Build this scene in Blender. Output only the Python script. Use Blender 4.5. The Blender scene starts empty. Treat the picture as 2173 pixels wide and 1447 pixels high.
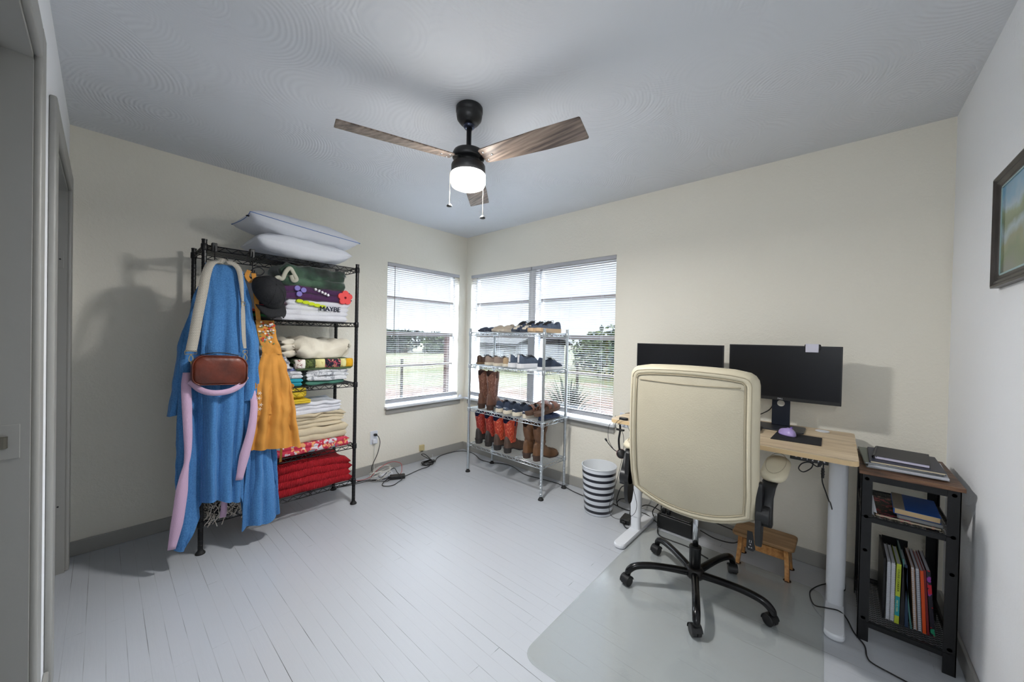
import bpy, math, random
from mathutils import Vector, Matrix, noise
pi = math.pi
sc = bpy.context.scene
COL = sc.collection
# ------------------------------------------------------------------ camera
cam_d = bpy.data.cameras.new('camera'); cam = bpy.data.objects.new('camera', cam_d); COL.objects.link(cam)
cam_d.sensor_width = 36.0; cam_d.lens = 776.08 / 2173 * 36.0; cam_d.clip_start = 0.02; cam_d.clip_end = 300
yaw, pitch, roll = -0.729657524, -0.00955193981, 0.0216313934
fw = Vector((math.sin(yaw)*math.cos(pitch), math.cos(yaw)*math.cos(pitch), math.sin(pitch)))
rt = Vector((math.cos(yaw), -math.sin(yaw), 0)); up = rt.cross(fw)
r2 = math.cos(roll)*rt + math.sin(roll)*up; u2 = -math.sin(roll)*rt + math.cos(roll)*up
cam.matrix_world = Matrix(((r2.x,u2.x,-fw.x,3.2345),(r2.y,u2.y,-fw.y,-2.8003),(r2.z,u2.z,-fw.z,1.30175),(0,0,0,1)))
sc.camera = cam
# ------------------------------------------------------------------ sky, exposure
wd = bpy.data.worlds.new('sky'); sc.world = wd; wd.use_nodes = True
bg = wd.node_tree.nodes['Background']; bg.inputs[0].default_value = (0.84, 0.91, 1.0, 1)
# overcast sky: pale near the horizon, brighter higher up
_t = wd.node_tree; _g = _t.nodes.new('ShaderNodeTexCoord'); _s = _t.nodes.new('ShaderNodeSeparateXYZ'); _m = _t.nodes.new('ShaderNodeMapRange'); _m.interpolation_type = 'SMOOTHSTEP'
_t.links.new(_g.outputs['Generated'], _s.inputs[0]); _t.links.new(_s.outputs[2], _m.inputs[0])
_m.inputs[1].default_value = .20; _m.inputs[2].default_value = .46; _m.inputs[3].default_value = .95; _m.inputs[4].default_value = 34.0
_t.links.new(_m.outputs[0], bg.inputs[1])
sc.view_settings.view_transform = 'Standard'; sc.view_settings.look = 'None'
sc.view_settings.gamma = 1; sc.view_settings.use_curve_mapping = False
sc.view_settings.exposure = 0.60
LAMP = 33.0           # glow of the ceiling fan's glass shade
W, D, H = 3.645, 2.933, 2.44
def portal(name, loc, rot, sx, sy):
    l = bpy.data.lights.new(name, 'AREA'); l.shape = 'RECTANGLE'; l.size = sx; l.size_y = sy; l.cycles.is_portal = True
    o = bpy.data.objects.new(name, l); COL.objects.link(o); o.location = loc; o.rotation_euler = rot
portal('window_daylight', (-.16, -.53, 1.31), (0, -pi/2, 0), 1.4, .9)
portal('window_daylight', (.98, .16, 1.31), (-pi/2, 0, 0), 1.8, 1.4)
# unseen fill light added in the hallway behind the camera
def area(name, loc, rot, sx, sy, e, c=(1,1,1)):
    l = bpy.data.lights.new(name, 'AREA'); l.shape = 'RECTANGLE'; l.size = sx; l.size_y = sy; l.energy = e; l.color = c
    o = bpy.data.objects.new(name, l); COL.objects.link(o); o.location = loc; o.rotation_euler = rot; return o
area('hall_fill_light', (3.50, -D-.80, 1.75), (math.radians(84), 0, math.radians(48)), .55, .9, 12, (.93,.97,1))
lk = area('fan_light_panel', (1.84, -1.595, 2.033), (0, 0, 0), .15, .15, 19, (1,.985,.96)); lk.data.shape = 'DISK'
# ------------------------------------------------------------------ helpers
def lin(c):
    if isinstance(c[0], float): return (c[0], c[1], c[2], 1)
    return tuple(((v/255/12.92) if v <= 10 else ((v/255+.055)/1.055)**2.4) for v in c) + (1,)
MC = {}
def mat(name, col, rough=.5, metal=0, bump=0, bs=60, var=0, vs=6, sheen=0, emit=0, rib=None, alpha=1, coat=0, spec=.5, ramp=None, sc3=(1,1,1)):
    if name in MC: return MC[name]
    m = bpy.data.materials.new(name); MC[name] = m; m.use_nodes = True
    nt = m.node_tree; N = nt.nodes; L = nt.links; b = N['Principled BSDF']
    c = lin(col)
    b.inputs['Base Color'].default_value = c; b.inputs['Roughness'].default_value = rough
    b.inputs['Metallic'].default_value = metal; b.inputs['Specular IOR Level'].default_value = spec
    if sheen: b.inputs['Sheen Weight'].default_value = sheen; b.inputs['Sheen Roughness'].default_value = .5
    if coat: b.inputs['Coat Weight'].default_value = coat
    if alpha < 1: b.inputs['Alpha'].default_value = alpha
    if emit: b.inputs['Emission Color'].default_value = c; b.inputs['Emission Strength'].default_value = emit
    tc = N.new('ShaderNodeTexCoord'); mp = N.new('ShaderNodeMapping'); L.new(tc.outputs['Object'], mp.inputs[0]); mp.inputs['Scale'].default_value = sc3
    m['_'] = 1
    if var or ramp:
        n = N.new('ShaderNodeTexNoise'); n.inputs['Scale'].default_value = vs; n.inputs['Detail'].default_value = 4; L.new(mp.outputs[0], n.inputs[0])
        r = N.new('ShaderNodeValToRGB'); L.new(n.outputs[0], r.inputs[0]); e = r.color_ramp.elements
        if ramp:
            e[0].position, e[0].color = ramp[0][0], lin(ramp[0][1]); e[1].position, e[1].color = ramp[-1][0], lin(ramp[-1][1])
            for p_, c_ in ramp[1:-1]: q = e.new(p_); q.color = lin(c_)
        else:
            e[0].position = .3; e[1].position = .7
            e[0].color = tuple(v*(1-var) for v in c[:3]) + (1,); e[1].color = tuple(min(1, v*(1+var)) for v in c[:3]) + (1,)
        L.new(r.outputs[0], b.inputs['Base Color'])
    if bump or rib:
        bp = N.new('ShaderNodeBump'); bp.inputs['Distance'].default_value = .01; bp.inputs['Strength'].default_value = bump if bump else .4
        if rib:   # (axis, scale, strength)
            w = N.new('ShaderNodeTexWave'); w.bands_direction = rib[0]; w.inputs['Scale'].default_value = rib[1]; w.inputs['Distortion'].default_value = 1.0
            w.inputs['Detail'].default_value = 1; L.new(mp.outputs[0], w.inputs[0]); L.new(w.outputs[1], bp.inputs['Height']); bp.inputs['Strength'].default_value = rib[2]
        else:
            n2 = N.new('ShaderNodeTexNoise'); n2.inputs['Scale'].default_value = bs; n2.inputs['Detail'].default_value = 3
            L.new(mp.outputs[0], n2.inputs[0]); L.new(n2.outputs[0], bp.inputs['Height'])
        L.new(bp.outputs[0], b.inputs['Normal'])
    return m
def nd(m, t, **k):
    n = m.node_tree.nodes.new(t)
    for a, v in k.items():
        if a in n.inputs.keys(): n.inputs[a].default_value = v
        else: setattr(n, a, v)
    return n
def pattern(name, cols, scale, kind='voronoi', rough=.85, base=None, thr=None, sc3=(1,1,1), bump=.15):
    """printed fabric: random patches of the given colours"""
    m = mat(name, cols[0], rough, bump=bump, bs=200)
    L = m.node_tree.links; b = m.node_tree.nodes['Principled BSDF']; mp = [n for n in m.node_tree.nodes if n.type == 'MAPPING'][0]
    mp.inputs['Scale'].default_value = sc3
    v = nd(m, 'ShaderNodeTexVoronoi', Scale=scale); ns = nd(m, 'ShaderNodeTexNoise', Scale=scale*.7)
    mx = nd(m, 'ShaderNodeMix', data_type='VECTOR'); mx.inputs[0].default_value = .06
    L.new(mp.outputs[0], ns.inputs[0]); L.new(mp.outputs[0], mx.inputs[4]); L.new(ns.outputs[1], mx.inputs[5]); L.new(mx.outputs[1], v.inputs[0])
    r = nd(m, 'ShaderNodeValToRGB'); r.color_ramp.interpolation = 'CONSTANT'
    e = r.color_ramp.elements; e[0].color = lin(cols[0]); e[0].position = 0; n = len(cols)
    e[1].color = lin(cols[1]); e[1].position = (thr[0] if thr else 1/n)
    for i in range(2, n): q = e.new(thr[i-1] if thr else i/n); q.color = lin(cols[i])
    if kind == 'voronoi':
        s = nd(m, 'ShaderNodeSeparateColor'); L.new(v.outputs['Color'], s.inputs[0]); L.new(s.outputs[0], r.inputs[0])
    elif kind == 'dots': L.new(v.outputs['Distance'], r.inputs[0])
    elif kind == 'edge':
        v.feature = 'DISTANCE_TO_EDGE'; L.new(v.outputs['Distance'], r.inputs[0])
    L.new(r.outputs[0], b.inputs['Base Color'])
    return m
def tag(o, label=None, cat=None, group=None, kind=None):
    for k, v in (('label', label), ('category', cat), ('group', group), ('kind', kind)):
        if v: o[k] = v
    return o
def thing(name, label, cat, loc=(0,0,0), rz=0, group=None):
    o = bpy.data.objects.new(name, None); o.empty_display_size = .05; COL.objects.link(o); o.location = loc; o.rotation_euler = (0,0,rz)
    return tag(o, label, cat, group)
def copy_tree(o, parent=None):
    c = o.copy(); COL.objects.link(c); c.parent = parent
    for ch in list(o.children): copy_tree(ch, c)
    return c
def dup(root, loc, rz=0, label=None):
    c = copy_tree(root); c.location = loc; c.rotation_euler = (0,0,rz)
    if label: c['label'] = label
    return c
class MB:
    def __init__(s): s.v = []; s.f = []
    def add(s, vs, fs):
        k = len(s.v); s.v += [Vector(v) for v in vs]; s.f += [tuple(i+k for i in f) for f in fs]; return s
    def box(s, c, d, rz=0, R=None):
        R = R or Matrix.Rotation(rz, 3, 'Z'); c = Vector(c)
        vs = [c + R @ Vector((x*d[0]/2, y*d[1]/2, z*d[2]/2)) for x in (-1,1) for y in (-1,1) for z in (-1,1)]
        return s.add(vs, [(0,1,3,2),(4,6,7,5),(0,4,5,1),(2,3,7,6),(0,2,6,4),(1,5,7,3)])
    def bx(s, x0, x1, y0, y1, z0, z1): return s.box(((x0+x1)/2,(y0+y1)/2,(z0+z1)/2), (abs(x1-x0),abs(y1-y0),abs(z1-z0)))
    def loft(s, rings, cap=(1,1), closed=True):
        n = len(rings[0]); vs = [p for r in rings for p in r]; fs = []
        m = n if closed else n-1
        for i in range(len(rings)-1):
            for j in range(m):
                a = i*n+j; b_ = i*n+(j+1) % n; fs.append((a, b_, b_+n, a+n))
        if cap[0]: fs.append(tuple(range(n-1, -1, -1)))
        if cap[1]: fs.append(tuple((len(rings)-1)*n+j for j in range(n)))
        return s.add(vs, fs)
    def cyl(s, p0, p1, r0, r1=None, n=16, cap=(1,1)):
        r1 = r0 if r1 is None else r1; return s.tube([p0, p1], [r0, r1], n, cap)
    def tube(s, pts, r, n=8, cap=(1,1), flat=None):
        pts = [Vector(p) for p in pts]; rr = r if isinstance(r, (list, tuple)) else [r]*len(pts); rings = []; U = None
        for i, p in enumerate(pts):
            t = (pts[min(i+1, len(pts)-1)] - pts[max(i-1, 0)])
            t = t.normalized() if t.length > 1e-9 else Vector((0,0,1))
            if U is None:
                a = Vector((0,0,1)) if abs(t.z) < .9 else Vector((1,0,0)); U = t.cross(a).normalized()
            else:
                U = (U - t*U.dot(t)).normalized()
            V = t.cross(U); k = rr[i]; kv = k if flat is None else k*flat
            rings.append([p + U*math.cos(2*pi*j/n)*k + V*math.sin(2*pi*j/n)*kv for j in range(n)])
        return s.loft(rings, cap)
    def lathe(s, prof, c=(0,0,0), n=32, cap=(1,1)):
        c = Vector(c); return s.loft([[c + Vector((r*math.cos(2*pi*j/n), r*math.sin(2*pi*j/n), z)) for j in range(n)] for r, z in prof], cap)
    def grid(s, fn, nu, nv, closed_u=False):
        vs = [fn(i/(nu if closed_u else nu-1), j/(nv-1)) for j in range(nv) for i in range(nu)]; fs = []
        for j in range(nv-1):
            for i in range(nu if closed_u else nu-1):
                a = j*nu+i; b_ = j*nu+(i+1) % nu; fs.append((a, b_, b_+nu, a+nu))
        return s.add(vs, fs)
    def move(s, M): s.v = [M @ v for v in s.v]; return s
    def build(s, name, m, parent=None, off=(0,0,0), smooth=False, bev=0, org=None, sub=0, solid=0, seg=2):
        off = Vector(org if org is not None else off)
        me = bpy.data.meshes.new(name); me.from_pydata([v-off for v in s.v], [], s.f); me.update()
        if smooth: me.polygons.foreach_set('use_smooth', [True]*len(me.polygons))
        o = bpy.data.objects.new(name, me); COL.objects.link(o)
        if m: me.materials.append(m)
        if parent: o.parent = parent
        if org is not None: o.location = org
        if solid: q = o.modifiers.new('solid', 'SOLIDIFY'); q.thickness = solid; q.offset = 0
        if bev:
            q = o.modifiers.new('bevel', 'BEVEL'); q.width = bev; q.segments = seg; q.limit_method = 'ANGLE'; q.angle_limit = .6
            me.polygons.foreach_set('use_smooth', [True]*len(me.polygons)); w = o.modifiers.new('wn', 'WEIGHTED_NORMAL'); w.keep_sharp = True
        if sub: q = o.modifiers.new('sub', 'SUBSURF'); q.levels = sub; q.render_levels = sub
        return o
def lerp(a, b, t): return a+(b-a)*t
def interp(t, xs, ys):
    if t <= xs[0]: return ys[0]
    for i in range(1, len(xs)):
        if t <= xs[i]:
            k = (t-xs[i-1])/(xs[i]-xs[i-1]); return ys[i-1]+(ys[i]-ys[i-1])*k
    return ys[-1]
def sint(t, xs, ys):       # smooth interpolation
    if t <= xs[0]: return ys[0]
    for i in range(1, len(xs)):
        if t <= xs[i]:
            k = (t-xs[i-1])/(xs[i]-xs[i-1]); k = k*k*(3-2*k); return ys[i-1]+(ys[i]-ys[i-1])*k
    return ys[-1]
def cr(pts, n=8):          # catmull-rom through points
    P_ = [Vector(p) for p in pts]; P_ = [P_[0]*2-P_[1]] + P_ + [P_[-1]*2-P_[-2]]; out = []
    for i in range(1, len(P_)-2):
        for k in range(n):
            t = k/n; a, b_, c, d = P_[i-1:i+3]
            out.append(.5*((2*b_)+(c-a)*t+(2*a-5*b_+4*c-d)*t*t+(3*b_-a-3*c+d)*t**3))
    return out+[P_[-2]]
def rrect(w, h, r, n=6):   # rounded rectangle outline in 2D, centred
    o = []
    for cx, cy, a0 in ((w/2-r, h/2-r, 0), (-w/2+r, h/2-r, pi/2), (-w/2+r, -h/2+r, pi), (w/2-r, -h/2+r, 1.5*pi)):
        for k in range(n+1): a = a0+pi/2*k/n; o.append((cx+r*math.cos(a), cy+r*math.sin(a)))
    return o
def text_mesh(name, body, size, m, parent, M, depth=.0006):
    cu = bpy.data.curves.new(name, 'FONT'); cu.body = body; cu.size = size; cu.extrude = depth; cu.align_x = 'CENTER'; cu.align_y = 'CENTER'
    t = bpy.data.objects.new(name, cu); COL.objects.link(t)
    dg = bpy.context.evaluated_depsgraph_get(); me = bpy.data.meshes.new_from_object(t.evaluated_get(dg)); bpy.data.objects.remove(t)
    me.transform(M); me.materials.clear(); me.materials.append(m); me.name = name
    o = bpy.data.objects.new(name, me); COL.objects.link(o); o.parent = parent; return o
def S(o): o['kind'] = 'structure'; return o
# ------------------------------------------------------------------ room materials
def wall_mat(name, col, bump=.22, scale=46):
    m = mat(name, col, .82); L = m.node_tree.links; b = m.node_tree.nodes['Principled BSDF']; tc = nd(m, 'ShaderNodeTexCoord')
    v = nd(m, 'ShaderNodeTexNoise', Scale=scale, Detail=5, Roughness=.62, Distortion=.8); r = nd(m, 'ShaderNodeValToRGB'); r.color_ramp.elements[0].position = .42; r.color_ramp.elements[1].position = .62
    bp = nd(m, 'ShaderNodeBump', Strength=bump, Distance=.006)
    L.new(tc.outputs['Object'], v.inputs[0]); L.new(v.outputs[0], r.inputs[0]); L.new(r.outputs[0], bp.inputs['Height']); L.new(bp.outputs[0], b.inputs['Normal']); return m
M_wall = wall_mat('cream_wall_paint', (236, 232, 219))
M_wall_daylit = wall_mat('daylight_tinted_wall_paint', (243, 245, 248), .12)  # paler, bluer wall paint: window daylight put into the colour
def ceil_mat():
    m = mat('swirl_plaster', (216, 219, 223), .8); L = m.node_tree.links; b = m.node_tree.nodes['Principled BSDF']; tc = nd(m, 'ShaderNodeTexCoord')
    hs = []
    for sc_, off in ((1.9, 0), (2.3, 5)):
        mp = nd(m, 'ShaderNodeMapping'); mp.inputs['Location'].default_value = (off, off, 0); mp.inputs['Scale'].default_value = (1, 1, 0)
        L.new(tc.outputs['Object'], mp.inputs[0])
        ns = nd(m, 'ShaderNodeTexNoise', Scale=2.5, Detail=2); mx = nd(m, 'ShaderNodeMix', data_type='VECTOR'); mx.inputs[0].default_value = .05
        L.new(mp.outputs[0], ns.inputs[0]); L.new(mp.outputs[0], mx.inputs[4]); L.new(ns.outputs[1], mx.inputs[5])
        v = nd(m, 'ShaderNodeTexVoronoi', Scale=sc_); L.new(mx.outputs[1], v.inputs[0])
        k = nd(m, 'ShaderNodeMath', operation='MULTIPLY'); k.inputs[1].default_value = 430/sc_*1.0; s_ = nd(m, 'ShaderNodeMath', operation='SINE')
        L.new(v.outputs['Distance'], k.inputs[0]); L.new(k.outputs[0], s_.inputs[0])
        msk = nd(m, 'ShaderNodeTexNoise', Scale=1.6, Detail=2); L.new(mp.outputs[0], msk.inputs[0])
        rm = nd(m, 'ShaderNodeMapRange'); rm.inputs[1].default_value = .42; rm.inputs[2].default_value = .6; L.new(msk.outputs[0], rm.inputs[0])
        q = nd(m, 'ShaderNodeMath', operation='MULTIPLY'); L.new(s_.outputs[0], q.inputs[0]); L.new(rm.outputs[0], q.inputs[1]); hs.append(q)
    a = nd(m, 'ShaderNodeMath', operation='ADD'); L.new(hs[0].outputs[0], a.inputs[0]); L.new(hs[1].outputs[0], a.inputs[1])
    bp = nd(m, 'ShaderNodeBump', Strength=.4, Distance=.0014); L.new(a.outputs[0], bp.inputs['Height']); L.new(bp.outputs[0], b.inputs['Normal']); return m
M_ceil = ceil_mat()
def floor_mat():
    m = mat('painted_floorboards', (198, 201, 203), .33, spec=.5); L = m.node_tree.links; b = m.node_tree.nodes['Principled BSDF']; tc = nd(m, 'ShaderNodeTexCoord')
    br = nd(m, 'ShaderNodeTexBrick', Scale=1.0); br.inputs['Brick Width'].default_value = 1.35; br.inputs['Row Height'].default_value = .058
    br.inputs['Mortar Size'].default_value = .0011; br.inputs['Mortar Smooth'].default_value = .3; br.offset = .37
    br.inputs['Color1'].default_value = lin((199,202,204)); br.inputs['Color2'].default_value = lin((204,206,207)); br.inputs['Mortar'].default_value = lin((96,97,96))
    # cracks show only here and there
    ns = nd(m, 'ShaderNodeTexNoise', Scale=2.6, Detail=3); mp = nd(m, 'ShaderNodeMapping'); mp.inputs['Scale'].default_value = (.8, 9, 1)
    L.new(tc.outputs['Object'], mp.inputs[0]); L.new(mp.outputs[0], ns.inputs[0]); L.new(tc.outputs['Object'], br.inputs[0])
    rm = nd(m, 'ShaderNodeMapRange'); rm.inputs[1].default_value = .50; rm.inputs[2].default_value = .70; rm.inputs[3].default_value = .12; L.new(ns.outputs[0], rm.inputs[0])
    mu = nd(m, 'ShaderNodeMath', operation='MULTIPLY'); L.new(br.outputs['Fac'], mu.inputs[0]); L.new(rm.outputs[0], mu.inputs[1])
    mx = nd(m, 'ShaderNodeMix', data_type='RGBA'); L.new(mu.outputs[0], mx.inputs[0]); mx.inputs[6].default_value = lin((184,188,194)); mx.inputs[7].default_value = lin((80,81,80))
    L.new(mx.outputs[2], b.inputs['Base Color'])
    n2 = nd(m, 'ShaderNodeTexNoise', Scale=9, Detail=4); L.new(mp.outputs[0], n2.inputs[0])
    rr = nd(m, 'ShaderNodeMapRange'); rr.inputs[3].default_value = .24; rr.inputs[4].default_value = .42; L.new(n2.outputs[0], rr.inputs[0]); L.new(rr.outputs[0], b.inputs['Roughness'])
    sb = nd(m, 'ShaderNodeMath', operation='SUBTRACT'); L.new(n2.outputs[0], sb.inputs[0]); L.new(br.outputs['Fac'], sb.inputs[1])
    bp = nd(m, 'ShaderNodeBump', Strength=.25, Distance=.002); L.new(sb.outputs[0], bp.inputs['Height']); L.new(bp.outputs[0], b.inputs['Normal']); return m
M_floor = floor_mat()
M_trim = mat('grey_trim_paint', (158, 157, 152), .45, bump=.05, bs=30)
M_casing = mat('grey_casing_paint', (152, 152, 148), .42, bump=.05, bs=30)
M_white = mat('white_enamel', (226, 230, 238), .35)
M_black = mat('black_plastic', (20, 21, 23), .42)
M_blackm = mat('black_powder_coat', (14, 15, 18), .38, metal=.2)
M_rubber = mat('black_rubber', (18, 18, 20), .65)
M_chrome = mat('chrome', (205, 208, 212), .16, metal=1)
M_zinc = mat('galvanised_chrome', (188, 194, 198), .28, metal=.85)
M_brass = mat('pale_brass', (205, 180, 125), .28, metal=1)
M_cable = mat('black_cable', (17, 18, 20), .5)
M_cablew = mat('white_cable', (222, 220, 214), .5)
# ------------------------------------------------------------------ room shell
t_ = .15
S(MB().bx(-.15, W+.15, -D-2.4, .15, -.12, 0).build('floor', M_floor))
S(MB().bx(-.15, W+.15, -D-2.4, .15, H, H+.12).build('ceiling', M_ceil))
A0, A1, Z0, Z1 = -.99, -.10, .612, 2.0       # window opening in the west wall
B0, B1 = .085, 1.86                           # window opening in the north wall
m_ = MB(); m_.bx(-t_, 0, -D, A0, 0, H); m_.bx(-t_, 0, A1, 0, 0, H); m_.bx(-t_, 0, A0, A1, 0, Z0-.01); m_.bx(-t_, 0, A0, A1, Z1, H); S(m_.build('wall_west', M_wall))
m_ = MB(); m_.bx(-t_, B0, 0, t_, 0, H); m_.bx(B1, W+t_, 0, t_, 0, H); m_.bx(B0, B1, 0, t_, 0, Z0-.01); m_.bx(B0, B1, 0, t_, Z1, H); S(m_.build('wall_north', M_wall))
S(MB().bx(W, W+t_, -D-2.3, 0, 0, H).build('wall_east', M_wall_daylit))
# south wall: a closet doorway near the west corner, a second doorway nearer the camera, and the opening the photo is taken from
dz = 2.035
m_ = MB(); ys = (-D-.125, -D)
m_.bx(-t_, .17, *ys, 0, H); m_.bx(.17, 1.08, *ys, dz, H); m_.bx(1.08, 1.60, *ys, 0, H); m_.bx(1.60, 2.55, *ys, dz, H); m_.bx(2.55, 2.64, *ys, 0, H); m_.bx(2.64, W, *ys, dz+.15, H)
S(m_.build('wall_south', M_wall_daylit))
S(MB().bx(-t_, 0, -D-2.4, -D-.125, 0, H).build('wall_closet_light_stop', M_wall_daylit))  # unseen wall added to stop sky light leaking in past the closet
S(MB().bx(-t_, 2.62, -D-1.05, -D-.95, 0, H).build('wall_closet', M_wall_daylit))
S(MB().bx(2.54, 2.62, -D-1.0, -D-.12, 0, H).build('wall_hall_light_stop', M_wall_daylit))  # unseen partition added to keep the hall fill light off the second doorway
S(MB().bx(-t_, W+.15, -D-2.4, -D-2.3, 0, H).build('wall_hall', M_wall_daylit))
S(MB().bx(1.30, 1.38, -D-1.0, -D-.12, 0, H).build('wall_partition', M_wall_daylit))
def base(name, x0, x1, y0, y1):
    return S(MB().bx(x0, x1, y0, y1, 0, .085).build(name, M_trim, bev=.004))
base('baseboard_west', 0, .013, -D, 0); base('baseboard_north', .013, W, -.013, 0)
base('baseboard_east', W-.013, W, -D, -.013); base('baseboard_south', 1.17, 1.50, -D, -D+.013)
def casing(name, x0, x1, hz, hinge):
    """door frame around an opening x0..x1: casing boards, jamb lining, stop"""
    c = MB(); w_ = .085
    for a, b_ in ((x0-w_, x0+.005), (x1-.005, x1+w_)): c.bx(a, b_, -D, -D+.019, 0, hz+w_)
    c.bx(x0, x1, -D, -D+.0185, hz-.005, hz+w_)
    o = S(c.build(name, M_casing, bev=.007))
    j = MB(); j.bx(x0, x0+.018, -D-.13, -D+.004, 0, hz); j.bx(x1-.018, x1, -D-.13, -D+.004, 0, hz); j.bx(x0, x1, -D-.13, -D+.004, hz-.018, hz)
    j.build('jamb', M_casing, o)
    s_ = MB(); s_.bx(x0+.018, x0+.03, -D-.09, -D-.05, 0, hz-.018); s_.bx(x1-.03, x1-.018, -D-.09, -D-.05, 0, hz-.018); s_.bx(x0+.018, x1-.018, -D-.09, -D-.05, hz-.03, hz-.018)
    s_.build('door_stop', M_casing, o)
    return o
d1 = casing('door_1', .175, 1.075, dz, 1); d2 = casing('door_2', 1.605, 2.545, dz, 1)
for z in (.36, 1.66):
    h = MB().bx(.193, .195, -D-.045, -D-.008, z-.045, z+.045).build('hinge_plate', M_casing, d1, bev=.002)
    for k in (-.03, 0, .03): MB().cyl((.195, -D-.02-(.012 if k else 0), z+k), (.1965, -D-.02-(.012 if k else 0), z+k), .004, n=10).build('screw', M_black, h)
sp = MB().bx(1.623, 1.625, -D-.075, -D-.012, .955, 1.045).build('strike_plate', M_casing, d2, bev=.002)
MB().tube([(1.625, -D-.043, .985), (1.626, -D-.043, 1.015)], .012, 12).build('latch_hole', mat('tarnished_steel', (92, 90, 82), .5, metal=.6), sp)
# ------------------------------------------------------------------ windows
M_alu = mat('weathered_aluminium', (108, 102, 96), .5, metal=.25)
M_aluw = mat('white_window_frame', (225, 228, 232), .45)
def glass_mat():
    m = bpy.data.materials.new('window_glass'); m.use_nodes = True; nt = m.node_tree; nt.nodes.clear()
    o = nt.nodes.new('ShaderNodeOutputMaterial'); t = nt.nodes.new('ShaderNodeBsdfTransparent'); g = nt.nodes.new('ShaderNodeBsdfGlossy'); x = nt.nodes.new('ShaderNodeMixShader')
    t.inputs[0].default_value = (.94,.96,.96,1); g.inputs['Roughness'].default_value = .02; x.inputs[0].default_value = .05
    nt.links.new(t.outputs[0], x.inputs[1]); nt.links.new(g.outputs[0], x.inputs[2]); nt.links.new(x.outputs[0], o.inputs[0]); return m
M_glass = glass_mat()
def window(name, T, w):
    """T maps (u along opening, d outward, z) to the world; bars as in an old steel hopper window"""
    f = MB()
    def b(mb, u0, u1, d0, d1, z0, z1):
        p = [T(u, d, z) for u in (u0,u1) for d in (d0,d1) for z in (z0,z1)]
        mb.bx(min(q[0] for q in p), max(q[0] for q in p), min(q[1] for q in p), max(q[1] for q in p), z0, z1)
    b(f, 0, .022, .085, .13, Z0, Z1); b(f, w-.022, w, .085, .13, Z0, Z1); b(f, 0, w, .085, .13, Z1-.03, Z1); b(f, 0, w, .085, .13, Z0, Z0+.03)
    o = S(f.build(name, M_aluw))
    r = MB()
    for z, h in ((1.675, .028), (1.315, .042), (.988, .022)): b(r, .022, w-.022, .08, .11, z-h/2, z+h/2)
    r.build('glazing_bars', M_alu, o)
    g = MB(); b(g, .02, w-.02, .112, .115, Z0+.02, Z1-.02); g.build('pane', M_glass, o)
    return o
window('window_1', lambda u, d, z: (-d, A0+u, z), A1-A0)
window('window_2', lambda u, d, z: (B0+u, d, z), .925-B0)
window('window_3', lambda u, d, z: (1.01+u, d, z), B1-1.01)
S(MB().bx(.925, 1.01, .02, .13, Z0, Z1).build('trim_1', M_aluw))
# sills and aprons
M_sill = mat('sill_paint', (206, 209, 212), .35)
S(MB().bx(-.085, .05, A0-.012, -.045, Z0-.022, Z0).build('trim_2', M_sill, bev=.005))
S(MB().bx(.0, .016, A0, -.07, Z0-.075, Z0-.022).build('trim_3', M_trim, bev=.003))
S(MB().bx(.05, B1+.035, -.05, .085, Z0-.022, Z0).build('trim_4', M_sill, bev=.005))
S(MB().bx(.07, B1+.02, -.016, 0, Z0-.075, Z0-.022).build('trim_5', M_trim, bev=.003))
# blinds
M_slat = mat('blind_slat', (180, 181, 186), .5, spec=.2)
def blind(label, T, w, wand=False, bag=0):
    t = thing('mini_blind', label, 'blind', T(w/2, 0, Z0), 0, None); off = t.location
    def b(mb, u0, u1, d0, d1, z0, z1):
        p = [T(u, d, z) for u in (u0,u1) for d in (d0,d1) for z in (z0,z1)]
        mb.bx(min(q[0] for q in p), max(q[0] for q in p), min(q[1] for q in p), max(q[1] for q in p), z0, z1)
    h = MB(); b(h, .002, w-.002, -.002, .03, Z1-.034, Z1-.001); h.build('headrail', M_slat, t, off, bev=.003)
    s = MB(); z = Z1-.05; k = 0
    zb = Z0+.075
    while z > zb:
        dip = (bag*math.exp(-((z-.975)/.02)**2)) if bag else 0
        n = 14 if dip > .001 else 2; rows = []
        for i in range(n):
            u = .006+(w-.012)*i/(n-1); dd = dip*math.exp(-(((u/w)-.53)/.16)**2)*.9
            rows.append([T(u, .004, z+.0010-dd), T(u, .0165, z+.0012-dd), T(u, .029, z-.0022-dd)])
        vs = [Vector(p) for r in rows for p in r]; fs = []
        for i in range(n-1):
            for j in range(2): fs.append((i*3+j, i*3+j+1, i*3+j+4, i*3+j+3))
        s.add(vs, fs); z -= .0192; k += 1
    for j in range(4): b(s, .006, w-.006, .004, .029, zb-.012-j*.003, zb-.0112-j*.003)
    s.build('slats', M_slat, t, off, smooth=False)
    q = MB(); b(q, .004, w-.004, .002, .03, Z0+.022, Z0+.050); q.build('bottom_rail', M_slat, t, off, bev=.004)
    c = MB()
    for u in (.13, w*.5, w-.13):
        for d in (.003, .030): c.cyl(T(u, d, Z1-.03), T(u, d, Z0+.03), .0008, n=5)
    c.build('ladder_cord', M_slat, t, off)
    if wand: MB().cyl(T(.075, -.008, Z1-.03), T(.073, -.010, 1.255), .0035, n=6).build('tilt_wand', mat('clear_grey_plastic', (120,118,116), .3), t, off)
    return t
blind('white mini blind on the single window of the left wall, with a grey tilt wand', lambda u, d, z: (-d, A0+u, z), A1-A0, True, .014)
blind('white mini blind on the corner-side half of the double window, behind the shoe rack', lambda u, d, z: (B0+u, d, z), .965-B0)
blind('white mini blind on the desk-side half of the double window', lambda u, d, z: (.972+u, d, z), B1-.972)
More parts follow.
